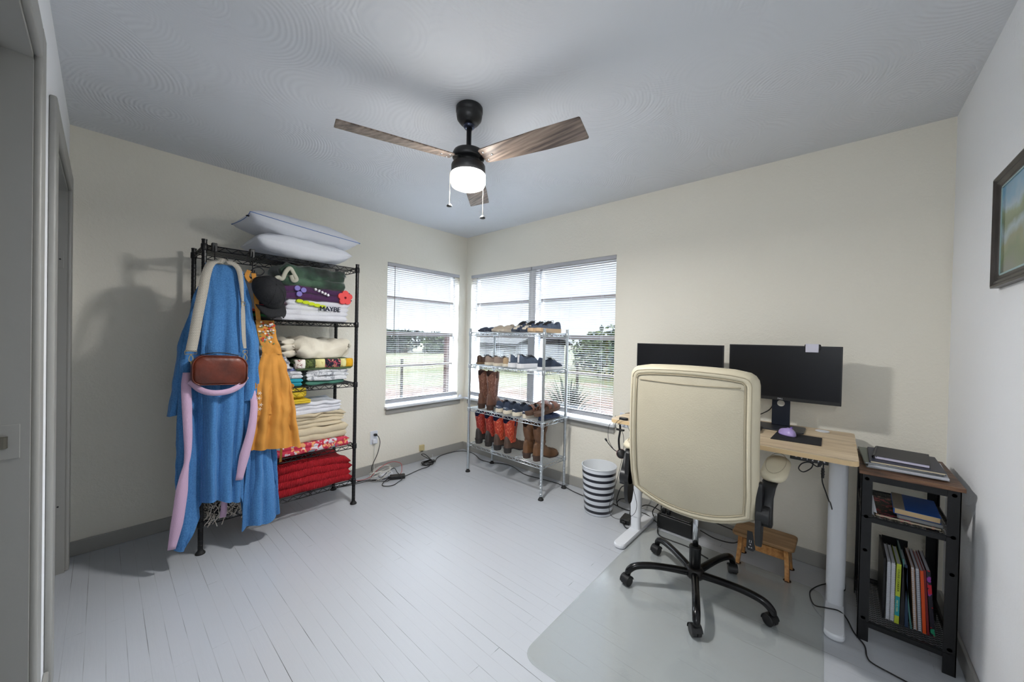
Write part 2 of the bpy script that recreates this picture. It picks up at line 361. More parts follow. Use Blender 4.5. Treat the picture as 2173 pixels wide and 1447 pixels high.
# ------------------------------------------------------------------ ceiling fan
def wood_mat(name, c0, c1, c2, s=(1, 14, 14), scale=3, rough=.5, bump=.1):
    m = mat(name, c1, rough, bump=bump, bs=scale*8, sc3=s, ramp=((.32, c0), (.5, c1), (.68, c2)), vs=scale); return m
M_blade = wood_mat('weathered_oak_blade', (78,66,58), (122,106,94), (150,134,120), (1.2, 22, 22), 3.0, .45)
fx, fy = 1.84, -1.595
fan = thing('ceiling_fan', 'black ceiling fan with three weathered-wood blades and a lit drum light', 'ceiling fan', (fx, fy, H))
MB().lathe([(.0,H),(.062,H-.0005),(.066,H-.006),(.066,H-.028),(.062,H-.034),(.064,H-.04),(.060,H-.062),(.044,H-.082),(.03,H-.09),(.0,H-.09)], (fx,fy,0), 40).build('canopy', M_black, fan, fan.location, smooth=True)
MB().lathe([(.028,H-.085),(.030,H-.096),(.022,H-.106),(.012,H-.106)], (fx,fy,0), 32).build('hanger_ball_collar', mat('dark_blue_steel', (60,66,84), .25, metal=.7), fan, fan.location, smooth=True)
MB().lathe([(.0125,H-.09),(.0125,2.245),(.022,2.243),(.024,2.228)], (fx,fy,0), 24).build('downrod', M_black, fan, fan.location, smooth=True)
MB().lathe([(.02,2.232),(.05,2.228),(.073,2.218),(.079,2.205),(.079,2.186),(.076,2.182),(.06,2.180),(.05,2.168),(.05,2.158),(.0,2.158)], (fx,fy,0), 48).build('motor_housing', M_black, fan, fan.location, smooth=True)
kit = MB().lathe([(.0,2.163),(.06,2.162),(.081,2.154),(.084,2.148),(.084,2.108),(.078,2.106)], (fx,fy,0), 48).build('light_housing', mat('satin_black_metal', (34,34,36), .4, metal=.3), fan, fan.location, smooth=True)
MB().lathe([(.082,2.110),(.086,2.104),(.086,2.066),(.080,2.050),(.060,2.040),(.0,2.036)], (fx,fy,0), 48, (0,1)).build('lamp_shade', mat('lit_opal_glass', (255,250,244), .4, emit=LAMP), fan, fan.location, smooth=True)
for k in range(3):
    a = math.radians(11.5+120*k); M_ = Matrix.Translation((fx, fy, 2.178)) @ Matrix.Rotation(a, 4, 'Z') @ Matrix.Rotation(math.radians(-13), 4, 'X')
    b = MB(); out = []
    w0, w1, L0, L1 = .047, .062, .085, .60
    for x, y in ((L0,-w0+.008),(L0+.01,-w0),(L0+.1,-w0-.006),(.4,-w1),(L1-.005,-w1),(L1,-w1+.005),(L1,w1-.005),(L1-.005,w1),(.4,w1),(L0+.1,w0+.006),(L0+.01,w0),(L0,w0-.008)): out.append((x,y))
    b.loft([[Vector((x,y,-.003)) for x,y in out], [Vector((x,y,.003)) for x,y in out]]); b.move(M_)
    bl = b.build('fan_blade', M_blade, fan, fan.location, bev=.0012)
    br = MB(); br.bx(.03, .15, -.022, .022, .0035, .007); br.bx(.03, .07, -.03, .03, .0035, .006); br.move(M_); br.build('blade_bracket', M_black, bl, fan.location)
    for x, y in ((.105,-.026),(.105,.026),(.14,0)): MB().lathe([(.0062,-.003),(.0055,-.0055),(.0,-.0062)], (x,y,0), 12, (1,0)).move(M_).build('screw', M_chrome, bl, fan.location, smooth=True)
for (dx, dy, z1) in ((-.060, -.066, 1.955), (.062, .045, 1.90)):
    x, y = fx+dx, fy+dy
    c = MB().cyl((x,y,2.115), (x,y,z1), .0009, n=6)
    for k in range(int((2.115-z1)/.006)): c.lathe([(0,2.115-k*.006+.0018),(.0018,2.115-k*.006),(0,2.115-k*.006-.0018)], (x,y,0), 6)
    pc = c.build('pull_chain', mat('aged_chain', (96,88,78), .5, metal=.4), fan, fan.location)
    MB().lathe([(.002,z1+.006),(.006,z1+.002),(.013,z1-.006),(.0145,z1-.009),(.012,z1-.012),(0,z1-.013)], (x,y,0), 20).build('pull_fob', M_black, pc, fan.location, smooth=True)
# ------------------------------------------------------------------ wire shelving
def wire_rack(name, label, cat, x0, x1, y0, y1, htop, shelves, m, post_r, long_axis, group=None, lev=None):
    """posts at the four corners; each shelf: rim trusses, zigzag, surface wires along the long axis"""
    t = thing(name, label, cat, ((x0+x1)/2, (y0+y1)/2, 0)); off = t.location
    for x in (x0, x1):
        for y in (y0, y1):
            p = MB(); pr = [(post_r, .03)]; z = .03
            while z < htop-.012: pr += [(post_r, z+.0215), (post_r*.9, z+.0228), (post_r*.9, z+.0242), (post_r, z+.0254)]; z += .0254
            pr += [(post_r, htop-.006), (post_r*1.12, htop-.005), (post_r*1.12, htop), (0, htop)]
            p.lathe(pr, (x,y,0), 14); po = p.build('post', m, t, off, smooth=False)
            MB().lathe([(0,0),(post_r*1.9,0),(post_r*1.9,.006),(post_r*1.1,.02),(post_r*.8,.034)], (x,y,0), 20).build('foot', lev or M_rubber, po, off)
    for zt in shelves:
        w = MB(); r = .0031; zb = zt-.026; e = .004
        cs = [(x0,y0),(x1,y0),(x1,y1),(x0,y1)]
        for i in range(4):
            a, b_ = Vector((*cs[i],0)), Vector((*cs[(i+1)%4],0))
            w.cyl(a+Vector((0,0,zt)), b_+Vector((0,0,zt)), r, n=6); w.cyl(a+Vector((0,0,zb)), b_+Vector((0,0,zb)), r, n=6)
            n = max(4, int((b_-a).length/.032)); pts = [a.lerp(b_, k/n)+Vector((0,0,zt if k%2 else zb)) for k in range(n+1)]
            for p, q in zip(pts, pts[1:]): w.cyl(p, q, r*.7, n=5)
        if long_axis == 'y':
            n = int((x1-x0)/.025)
            for k in range(1, n): x = lerp(x0, x1, k/n); w.cyl((x,y0,zt+.002), (x,y1,zt+.002), .0018, n=5)
            for k in (1/3, 2/3):
                y = lerp(y0,y1,k); nn = 11; pts = [Vector((lerp(x0,x1,j/nn), y, zt-.002 if j%2 else zb+.004)) for j in range(nn+1)]
                for p, q in zip(pts, pts[1:]): w.cyl(p, q, r*.7, n=5)
                w.cyl((x0,y,zb+.003),(x1,y,zb+.003), r*.8, n=5); w.cyl((x0,y,zt-.002),(x1,y,zt-.002), r*.8, n=5)
        else:
            n = int((y1-y0)/.025)
            for k in range(1, n): y = lerp(y0, y1, k/n); w.cyl((x0,y,zt+.002), (x1,y,zt+.002), .0018, n=5)
            for k in (1/3, 2/3):
                x = lerp(x0,x1,k); nn = 9; pts = [Vector((x, lerp(y0,y1,j/nn), zt-.002 if j%2 else zb+.004)) for j in range(nn+1)]
                for p, q in zip(pts, pts[1:]): w.cyl(p, q, r*.7, n=5)
                w.cyl((x,y0,zt-.002),(x,y1,zt-.002), r*.8, n=5)
        so = w.build('shelf', m, t, off, smooth=True)
        for x, y in cs: MB().lathe([(post_r*1.15,zb-.006),(post_r*1.35,zb-.002),(post_r*1.3,zt+.004),(post_r*1.1,zt+.008)], (x,y,0), 14).build('corner_collar', m, so, off, smooth=True)
    return t
SB = [1.80, 1.385, .928, .457, .185]
rack = wire_rack('wire_shelving_unit', 'tall black wire shelving unit loaded with folded blankets and hung with clothes', 'shelving unit', .115, .482, -2.413, -1.510, 1.832, SB, M_blackm, .0127, 'y')
# ------------------------------------------------------------------ folded textiles
def nz(p, s, a): return noise.noise(Vector(p)*s)*a
def folded(name, label, cat, x0, x1, y0, y1, z0, z1, n, m, seed=0, group=None, jag=.012, lump=.012, topf=None, parts=None, er=.5, botf=None, amp=1):
    """a folded cloth: n layers, every layer a long rounded loop bulging at the front (x1)"""
    rnd = random.Random(seed*7+3); h = (z1-z0)/n; t = MB(); lump *= 1.45; jag *= 1.4; er = max(er, .75); cuts = [0]+[k+rnd.uniform(-.16,.16) for k in range(1, n)]+[n]; K = 12; NY = 26; off = ((x0+x1)/2, (y0+y1)/2, z0)
    tf = topf or (lambda s: 0)
    for i in range(n):
        xf = x1 - rnd.uniform(0, jag); xb = x0+rnd.uniform(0, jag); ya = y0+rnd.uniform(0, jag); yb = y1-rnd.uniform(0, jag); zc = z0+h*(cuts[i]+cuts[i+1])/2; hh = h*(cuts[i+1]-cuts[i])*.57
        prof = []
        for k in range(K+1):
            a = -pi/2+pi*k/K; prof.append((xf-hh*.7+hh*.7*math.cos(a), hh*math.sin(a)))
        for k in range(9): prof.append((lerp(xf-hh*.9, xb+.01, k/8), hh))
        prof += [(xb, hh*.5), (xb, -hh*.5)]
        for k in range(9): prof.append((lerp(xb+.01, xf-hh*.9, k/8), -hh))
        rings = []
        for j in range(NY+1):
            v = j/NY; e = min(v, 1-v)*(yb-ya); f = min(1, e/(hh*er+.004)); f = math.sqrt(max(0, 1-(1-f)**2))*.85+.15; y = lerp(ya, yb, v); r = []
            for x, z in prof:
                q = (x*.9, y, zc+z+seed*3.1); s = (zc-z0)/(z1-z0)
                dx = nz(q, 9, lump)+nz(q, 22, lump*.35); dz_ = nz((x, y, seed), 5, lump*1.2)*s + nz((x, y, seed+i), 16, lump*.4)*min(1, s*2)
                r.append(Vector((x+dx*(1 if x > x0+.05 else .2), y+(.0 if .05 < v < .95 else nz(q, 12, lump)), max(z0-.001, zc+z*f+dz_*amp+tf(v)*s))))
            rings.append(r)
        t.loft(rings)
    o = t.build(name, m, org=off, smooth=True); tag(o, label, cat, group); return o
F_green = mat('green_velour', (30,58,44), .75, sheen=.6, bump=.3, bs=14, ramp=((.34,(12,28,20)),(.52,(34,66,48)),(.68,(72,104,80))), vs=9)
F_purple = mat('purple_velour', (66,22,74), .8, sheen=.4, var=.25, vs=8, bump=.2, bs=40)
F_white = mat('white_terry', (216,217,224), .9, bump=.3, bs=80)
F_cream = mat('cream_cotton', (222,215,198), .85, bump=.35, bs=22)
F_graypr = pattern('grey_line_print', [(206,208,212),(150,154,162),(218,220,224)], 60, thr=(.42,.62))
F_beige = mat('beige_quilt', (204,190,162), .85, bump=.5, bs=18)
F_teal = mat('teal_cotton', (34,150,170), .8, bump=.2, bs=30)
F_pais = pattern('paisley_print', [(190,44,72),(226,160,110),(214,206,214),(132,150,160),(200,60,84)], 46, thr=(.3,.45,.62,.72))
F_red = mat('red_rib_knit', (196,14,34), .85, rib=('Y', 34, .9))
F_yellow = mat('yellow_quilt', (214,184,42), .8, bump=.4, bs=26)
F_throw = pattern('black_white_weave', [(20,20,22),(206,200,190),(30,30,32)], 40, 'edge', thr=(.12,.3))
def shz(i): return SB[i]+.004
x0, x1 = .13, .47
folded('folded_blanket', 'white plush blanket folded at the bottom of the second-shelf pile', 'blanket', x0, x1, -2.02, -1.555, shz(1), shz(1)+.075, 2, F_white, 1)
mb_ = folded('folded_towel', 'white towel with lime green print and black lettering, second from the bottom of the pile', 'towel', x0, x1-.012, -1.985, -1.54, 1.462, 1.532, 2, F_white, 2)
fp = folded('folded_blanket', 'purple velour blanket with coral and lilac flowers below the green one', 'blanket', x0, x1-.005, -2.03, -1.535, 1.532, 1.612, 2, F_purple, 3, topf=lambda v: .018*math.sin(v*pi)*(1-v))
folded('folded_blanket', 'dark green velour blanket bundled on top of the purple one', 'blanket', x0, x1-.015, -2.02, -1.585, 1.625, 1.775, 2, F_green, 4, lump=.022, topf=lambda v: -.02*v)
# white rolled edge of the green blanket
tag(MB().tube(cr([(.462,-2.06,1.635),(.466,-2.035,1.665),(.47,-2.01,1.66),(.474,-1.99,1.71),(.474,-1.965,1.735),(.472,-1.94,1.70),(.474,-1.925,1.665),(.470,-1.945,1.655),(.468,-1.957,1.69)], 8), .0075, 8, flat=1.8).build('blanket_trim', mat('pale_sherpa', (188,186,170), .9), org=(.47,-1.99,1.62), smooth=True), 'pale sherpa edge sticking out of the green bundled blanket', 'blanket edge')
def flat_print(name, m, parent, pts, depth=.0012):
    """a printed motif: a thin patch lying on the cloth, outline given in y, z at distance x"""
    x = pts[0]; o = MB(); o.loft([[Vector((x, y, z)) for y, z in pts[1]], [Vector((x+depth, y, z)) for y, z in pts[1]]]); return o.build(name, m, parent, parent.location)
def blob(cy, cz, ry, rz_, n=14, ph=0): return [(cy+ry*math.cos(2*pi*k/n), cz+rz_*math.sin(2*pi*k/n)) for k in range(n)]
M_coral = mat('coral_print', (232,84,84), .85); M_lilac = mat('lilac_print', (136,126,196), .85); M_lime = mat('lime_print', (198,214,30), .85); M_navyp = mat('navy_print', (18,24,48), .85); M_wp = mat('white_print', (235,232,238), .85)
def flower(m, cy, cz, r, x, n=5):
    o = MB()
    for k in range(n):
        a = 2*pi*k/n+.3; pts = [(cy+math.cos(a)*r*.55+math.cos(b)*r*.42, cz+math.sin(a)*r*.55+math.sin(b)*r*.42) for b in [2*pi*j/12 for j in range(12)]]
        o.loft([[Vector((x-.03, y, z)) for y, z in pts], [Vector((x+.0015+k*.0004, y, z)) for y, z in pts]])
    return o
flower(M_coral, -1.592, 1.572, .056, .470).build('coral_flower_print', M_coral, fp, fp.location)
flower(M_lilac, -1.90, 1.592, .042, .468, 3).build('lilac_flower_print', M_lilac, fp, fp.location)
for k, (dy) in enumerate((-.045,-.022,.0,.02,.04)): MB().box((.462,-1.755+dy,1.612-.008*k), (.02,.012,.016), R=Matrix.Rotation(.4*(-1)**k, 3, 'X')).build('white_letter_print', M_wp, fp, fp.location)
Mt = lambda y, z, x, s=1: Matrix.Translation((x, y, z)) @ Matrix(((0,0,1,0),(1,0,0,0),(0,1,0,0),(0,0,0,1)))
lx = mb_.location
text_mesh('black_lettering', 'MAYBE', .047, M_navyp, mb_, Matrix.Translation(-lx) @ Mt(-1.70, 1.478, .4695), .004)
o = MB()
for k in range(5): o.loft([[Vector((.44,y,z)) for y,z in blob(-1.90+.038*k, 1.522-.007*k, .022, .012, 10)], [Vector((.4705-.003*abs(k-1),y,z)) for y,z in blob(-1.90+.038*k, 1.522-.007*k, .022, .012, 10)]])
o.build('lime_print', M_lime, mb_, mb_.location)
F_serape = mat('serape_stripes', (150,40,50), .9, sc3=(1,1,1)); 
def serape():
    m = F_serape; b = m.node_tree.nodes['Principled BSDF']; L = m.node_tree.links; tc = nd(m, 'ShaderNodeTexCoord'); sp_ = nd(m, 'ShaderNodeSeparateXYZ'); L.new(tc.outputs['Object'], sp_.inputs[0])
    k = nd(m, 'ShaderNodeMath', operation='MULTIPLY'); k.inputs[1].default_value = 7.4; L.new(sp_.outputs[2], k.inputs[0]); r = nd(m, 'ShaderNodeValToRGB'); L.new(k.outputs[0], r.inputs[0]); r.color_ramp.interpolation = 'CONSTANT'
    cols = [(20,30,24),(28,96,52),(20,20,24),(190,70,30),(214,150,160),(196,30,60),(30,22,26),(170,30,40),(40,110,180)]
    e = r.color_ramp.elements; e[0].color = lin(cols[0]); e[1].color = lin(cols[1]); e[1].position = .1
    for i in range(2, 9): q = e.new(i/9); q.color = lin(cols[i])
    L.new(r.outputs[0], b.inputs['Base Color'])
serape()
folded('folded_blanket', 'rainbow striped woven blanket on the second shelf behind the black cap', 'blanket', x0, x1, -2.37, -2.045, shz(1), shz(1)+.15, 3, F_serape, 11)
# third shelf
z = shz(2)
folded('folded_sheet', 'sea green flat sheet lying on the third shelf under the grey printed sheets', 'bed sheet', x0, x1-.01, -1.845, -1.58, z, z+.028, 1, mat('sea_green_cotton', (74,128,112), .85, bump=.3), 21)
folded('folded_sheet', 'grey line-print bed sheets folded in the middle of the third shelf', 'bed sheet', x0, x1, -1.850, -1.55, z+.03, z+.105, 3, F_graypr, 22, lump=.016)
fq = folded('folded_quilt', 'patchwork quilt with a mustard end and floral squares', 'quilt', x0, x1+.004, -1.93, -1.525, z+.110, z+.185, 2, mat('green_quilt_binding', (84,104,72), .85, bump=.3), 23, jag=.004, lump=.005)
PQ = [(-1.925,-1.865,pattern('white_berry_patch',[(232,224,214),(120,40,40),(236,230,222)],90,thr=(.1,.22))),(-1.865,-1.80,pattern('green_leaf_patch',[(62,78,34),(96,110,56),(40,52,26)],80)),(-1.80,-1.735,pattern('pale_yellow_patch',[(214,206,140),(188,160,90),(220,212,150)],60,thr=(.15,.25))),
      (-1.735,-1.625,pattern('dark_floral_patch',[(26,24,44),(196,84,96),(30,28,50),(200,140,110),(24,26,40)],80,thr=(.25,.4,.62,.72))),(-1.625,-1.585,pattern('pale_yellow_patch',[(0,0,0),(0,0,0)],1)if 0 else MC['pale_yellow_patch']),(-1.585,-1.533,mat('mustard_patch',(226,170,24),.8,bump=.6,bs=60))]
for a, b_, m in PQ:
    q = MB(); r = []
    for j in range(2):
        y = (a, b_)[j]; r.append([Vector((.478+.0125*math.cos(t_a)-.004, y, z+.155+.031*math.sin(t_a))) for t_a in [-pi/2+pi*k/8 for k in range(9)]]+[Vector((.44, y, z+.186)), Vector((.44, y, z+.124))])
    q.loft(r).build('patchwork_square', m, fq, fq.location, smooth=True)
folded('folded_comforter', 'thick cream comforter folded on top of the patchwork quilt', 'comforter', x0, x1+.006, -1.93, -1.53, z+.192, z+.33, 1, F_cream, 24, lump=.03, topf=lambda v: -.035*math.sin(v*pi)+.01, er=.9)
tag(MB().tube(cr([(.30,-1.99,z+.20),(.33,-1.975,z+.29),(.36,-1.93,z+.305),(.38,-1.87,z+.31)]), [.03,.045,.05,.05,.05,.05,.05,.05,.05]+[.05]*16, 14).build('rolled_comforter', F_cream, org=(.35,-1.95,z+.2), smooth=True) if 0 else folded('rolled_comforter', 'cream comforter end rolled in soft folds beside the thick cream comforter', 'comforter', x0, x1-.01, -2.00, -1.90, z+.20, z+.325, 3, F_cream, 25, lump=.02, er=1.6), 'cream comforter end rolled in soft folds beside the thick cream comforter', 'comforter')
folded('folded_sheet', 'teal cotton sheet folded flat at the left end of the third shelf', 'bed sheet', x0, x1, -2.09, -1.865, z, z+.05, 2, F_teal, 26)
folded('folded_sheet', 'pale grey printed sheet folded on the teal one', 'bed sheet', x0, x1-.005, -2.10, -1.865, z+.055, z+.10, 2, F_graypr, 27)
folded('folded_sheet', 'periwinkle blue pillowcase folded between the grey sheet and the white bundle', 'pillowcase', x0, x1-.005, -2.10, -1.89, z+.104, z+.122, 1, mat('periwinkle_cotton', (134,146,196), .85, bump=.2), 28)
folded('folded_linen', 'crumpled white linen bundle at the left end of the third shelf', 'linen', x0, x1-.01, -2.11, -1.945, z+.126, z+.26, 2, F_white, 29, lump=.035, er=1.5, topf=lambda v: -.06*v)
# fourth shelf
z = shz(3)
folded('folded_tablecloth', 'pink and orange paisley tablecloth at the bottom of the fourth shelf', 'tablecloth', x0, x1+.006, -2.16, -1.53, z, z+.066, 2, F_pais, 31, lump=.006)
folded('folded_quilt', 'thick beige quilt folded on the paisley tablecloth', 'quilt', x0, x1, -2.08, -1.54, z+.07, z+.165, 2, F_beige, 32, lump=.012)
folded('folded_quilt', 'beige quilt with a curled-over fold on top of the thick beige one', 'quilt', x0, x1-.006, -2.07, -1.56, z+.168, z+.262, 4, F_beige, 33, lump=.02, topf=lambda v: .018*math.sin(v*pi))
folded('folded_towel', 'plain white bedspread folded above the beige quilts', 'bedspread', x0, x1-.01, -2.04, -1.60, z+.268, z+.345, 3, F_white, 34, lump=.016)
folded('folded_quilt', 'yellow quilted cover folded thin beneath the yellow roll', 'quilt', x0, x1, -2.08, -1.855, z+.33, z+.365, 2, F_yellow, 35) if 0 else None
folded('folded_cover', 'thin yellow cover folded beneath the rolled yellow quilt', 'quilt cover', x0+.12, x1+.02, -2.09, -1.81, z+.352, z+.378, 2, F_yellow, 35, lump=.004)
def quilt_mat():
    m = mat('diamond_quilted_yellow', (218,188,48), .8); b = m.node_tree.nodes['Principled BSDF']; L = m.node_tree.links; tc = nd(m, 'ShaderNodeTexCoord'); sp_ = nd(m, 'ShaderNodeSeparateXYZ'); L.new(tc.outputs['Object'], sp_.inputs[0]); hs = []
    for sg in (1, -1):
        a = nd(m, 'ShaderNodeMath', operation='MULTIPLY_ADD'); a.inputs[1].default_value = sg*1.0; L.new(sp_.outputs[2], a.inputs[0]); L.new(sp_.outputs[1], a.inputs[2])
        k = nd(m, 'ShaderNodeMath', operation='MULTIPLY'); k.inputs[1].default_value = pi/.05; s = nd(m, 'ShaderNodeMath', operation='SINE'); ab = nd(m, 'ShaderNodeMath', operation='ABSOLUTE')
        L.new(a.outputs[0], k.inputs[0]); L.new(k.outputs[0], s.inputs[0]); L.new(s.outputs[0], ab.inputs[0]); p = nd(m, 'ShaderNodeMath', operation='POWER'); p.inputs[1].default_value = .35; L.new(ab.outputs[0], p.inputs[0]); hs.append(p)
    mn = nd(m, 'ShaderNodeMath', operation='MINIMUM'); L.new(hs[0].outputs[0], mn.inputs[0]); L.new(hs[1].outputs[0], mn.inputs[1]); bp = nd(m, 'ShaderNodeBump', Strength=1, Distance=.008); L.new(mn.outputs[0], bp.inputs['Height']); L.new(bp.outputs[0], b.inputs['Normal']); return m
r = MB(); rg = []
for k in range(9):
    y = lerp(-2.09, -1.845, k/8); e = 1 if 0 < k < 8 else .82
    rg.append([Vector((.35+.125*e*math.copysign(abs(math.cos(a))**.6, math.cos(a)), y, z+.378+.046+.044*e*math.copysign(abs(math.sin(a))**.7, math.sin(a)))) for a in [2*pi*j/32 for j in range(32)]])
tag(r.loft(rg).build('rolled_quilt', quilt_mat(), org=(.35,-1.99,z+.378), smooth=True), 'yellow diamond-quilted cover rolled up under the third shelf', 'quilt')
# bottom shelf
z = shz(4)
folded('folded_blanket', 'red ribbed knit blanket folded along the bottom shelf', 'blanket', x0, x1+.01, -2.14, -1.515, z, z+.20, 4, F_red, 41, lump=.012, jag=.02, topf=lambda v: -.018+.05*math.sin(v*pi)-.03*v)
th = folded('fringed_throw', 'black and white throw with knotted fringe at the left end of the bottom shelf', 'throw', x0, x1, -2.38, -2.165, z, z+.07, 2, F_throw, 42, lump=.012)
f = MB(); rnd = random.Random(9)
for k in range(46):
    y = -2.385+.22*k/45+rnd.uniform(-.01,.01); zz = z+rnd.uniform(.01,.09); f.tube(cr([(.455, y, zz), (.478+rnd.uniform(0,.012), y+rnd.uniform(-.015,.015), zz-.01), (.49, y+rnd.uniform(-.03,.03), zz-rnd.uniform(.03,.075))], 4), .0022, 5)
f.build('fringe', mat('cream_yarn', (216,208,196), .9), th, th.location)
# pillows on top
def pillow(label, cx, cy, cz, lx_, ly, h, rot, m, tilt, seed, piping=None):
    t = MB(); N_ = 34
    def P_(u, v, s):
        a, b_ = u*2-1, v*2-1; ax, bx_ = abs(a), abs(b_)
        e = (1-ax**2.6)*(1-bx_**2.6); e = max(0, e)**.42; pin = 1-.09*(1-ax)*bx_**2*0
        x = a*lx_/2*(1-.07*(1-bx_**2)*0-.06*(1-(bx_)**2)*(ax**4)); y = b_*ly/2*(1-.05*(1-ax**2)*(bx_**4))
        zz = s*h/2*e
        zz += nz((x*1.0, y, seed), 9, .02)*e + nz((x, y, seed+s), 22, .006)*e
        return Vector((x, y, zz))
    t.grid(lambda u, v: P_(u, v, 1), N_, N_); t.grid(lambda u, v: P_(1-u, v, -1), N_, N_)
    Mx = Matrix.Translation((cx,cy,cz)) @ Matrix.Rotation(tilt, 4, 'X') @ Matrix.Rotation(rot, 4, 'Z'); t.move(Mx)
    o = thing('pillow', label, 'pillow', (cx, cy, cz)); t.build('cushion_cover', m, o, o.location, smooth=True)
    if piping:
        pp = [];
        for k in range(34): pp.append(P_(k/33, 0, 1))
        for k in range(34): pp.append(P_(1, k/33, 1))
        for k in range(34): pp.append(P_(1-k/33, 1, 1))
        for k in range(34): pp.append(P_(0, 1-k/33, 1))
        q = MB().tube(pp, .0022, 6); q.move(Mx); q.build('piping', piping, o, o.location, smooth=True)
        g = MB().box((lx_/2*.62, -ly/2+.004, .004), (.022, .022, .003)); g.move(Mx); g.move(Matrix.Translation((0,.006,-.012))); g.build('care_tag', mat('navy_tag', (24,30,48), .8), o, o.location)
    return o
F_pil = mat('white_pillow_cotton', (224,227,234), .8, bump=.25, bs=16)
pillow('lower white pillow lying on the top wire shelf', .30, -1.865, 1.888, .43, .60, .165, 0, F_pil, -.03, 3)
pillow('upper white pillow with thin blue piping, stacked on the other pillow', .315, -1.865, 2.012, .43, .70, .16, .03, F_pil, -.07, 8, mat('blue_piping', (92,128,190), .7))
# ------------------------------------------------------------------ hanging clothes at the left end of the black unit
F_blue = mat('blue_chenille_knit', (50,122,196), .9, sheen=.12, rib=('Y', 58, .22))
def blue():
    m = F_blue; b = m.node_tree.nodes['Principled BSDF']; n = nd(m, 'ShaderNodeTexNoise', Scale=160, Detail=3); tc = nd(m, 'ShaderNodeTexCoord'); m.node_tree.links.new(tc.outputs['Object'], n.inputs[0])
    r = nd(m, 'ShaderNodeValToRGB'); r.color_ramp.elements[0].position = .3; r.color_ramp.elements[0].color = lin((52,106,164)); r.color_ramp.elements[1].position = .7; r.color_ramp.elements[1].color = lin((76,134,190))
    m.node_tree.links.new(n.outputs[0], r.inputs[0]); m.node_tree.links.new(r.outputs[0], b.inputs['Base Color'])
blue()
F_pink = mat('pink_terry_belt', (200,168,196), .9, bump=.25, bs=260, sheen=.2)
F_mustard = mat('mustard_linen', (200,138,58), .85, bump=.12, bs=240, var=.08, vs=14)
M_hook = mat('black_hook_metal', (16,16,18), .4, metal=.5)
def hook(y, label):
    t = thing('over_rack_hook', label, 'hook', (.49, y, 1.80)); off = t.location
    MB().bx(.468, .502, y-.013, y+.013, 1.765, 1.818).build('clamp', M_black, t, off, bev=.004)
    MB().tube(cr([(.500,y,1.80),(.506,y,1.78),(.508,y,1.70),(.508,y,1.668),(.53,y,1.655),(.548,y,1.665),(.55,y,1.68)],5), .0028, 6).build('hook_wire', M_hook, t, off, smooth=True)
hook(-2.369, 'black rack hook that holds the blue robe, nearer the left post'); hook(-2.184, 'black rack hook that holds the mustard apron and the black cap')
def hang(mb, rows, x0, th, fold, seed, hem=None, nu=46, nv=40, closed=True):
    """a hanging panel: rows = [(z, yL, yR, bulge)], closed flattened tube; folds deepen downwards"""
    zt, zb = rows[0][0], rows[-1][0]
    zs = [r[0] for r in rows][::-1]; yl = [r[1] for r in rows][::-1]; yr = [r[2] for r in rows][::-1]; xb = [r[3] for r in rows][::-1]
    rings = []
    for j in range(nv+1):
        v = j/nv; r = []
        for i in range(nu):
            a = 2*pi*i/nu; cx_ = math.cos(a); sx_ = math.sin(a)
            u = .5-.5*cx_                                    # 0 left .. 1 right
            h = hem(u) if hem else zb
            z = lerp(zt, h, v); L_, R_, B_ = sint(z, zs, yl), sint(z, zs, yr), sint(z, zs, xb)
            y = lerp(L_, R_, u); g = min(1, v*1.6)
            f = ((2*abs(math.sin(u*fold[0]*pi+fold[2]+v*.8+.5*math.sin(v*4+seed)))**.45-1)*.9+math.sin(u*fold[0]*4.3+seed)*.35)*fold[1]*g
            x = x0+B_+sx_*th*(.35+.65*g)+f+nz((u*2, v*3, seed), 2, .012)
            r.append(Vector((x, y+nz((u, v*4, seed+4), 3, .004), z)))
        rings.append(r)
    return mb.loft(rings, (1,0))
robe = thing('blue_robe', 'long blue chenille knit robe hanging from the left hook of the black unit', 'robe', (.55, -2.34, 1.68)); off = robe.location
b = MB()
hang(b, [(1.66,-2.413,-2.275,0),(1.5,-2.45,-2.25,.012),(1.33,-2.50,-2.22,.02),(1.1,-2.525,-2.17,.025),(.84,-2.532,-2.12,.03),(.5,-2.525,-2.06,.03),(.13,-2.53,-2.045,.03)], .545, .030, (4.2,.028,.5), 1, hem=lambda u: interp(u, (0,.05,.17,.21,.57,.59,.63,.98,1), (.13,.12,.27,.345,.345,.33,.15,.15,.20)), nu=110, nv=60)
b.build('robe_body', F_blue, robe, off, smooth=True)
b = MB(); hang(b, [(1.688,-2.418,-2.262,0),(1.62,-2.432,-2.258,.012),(1.45,-2.43,-2.245,.03),(1.2,-2.44,-2.235,.045),(.8,-2.435,-2.245,.055),(.31,-2.435,-2.255,.055)], .558, .026, (2.6,.024,2.0), 5, hem=lambda u: lerp(.345,.315,u)+.012*math.sin(u*5), nu=70, nv=50); b.build('robe_front_panel', F_blue, robe, off, smooth=True)
b = MB(); hang(b, [(1.58,-2.25,-2.23,0),(1.3,-2.235,-2.185,.02),(1.0,-2.22,-2.145,.03),(.7,-2.22,-2.10,.04),(.13,-2.245,-2.045,.05)], .55, .028, (2.6,.022,1), 9, hem=lambda u: lerp(.115,.15,u)+.015*math.sin(u*7), nu=60, nv=50); b.build('robe_side_panel', F_blue, robe, off, smooth=True)
b = MB(); hang(b, [(.95,-2.53,-2.47,0),(.6,-2.535,-2.45,.01),(.1,-2.54,-2.425,.02)], .565, .024, (1.4,.01,1), 19, hem=lambda u: interp(u, (0,.35,1), (.12,.10,.26)), nu=50, nv=40); b.build('robe_side_panel', F_blue, robe, off, smooth=True)
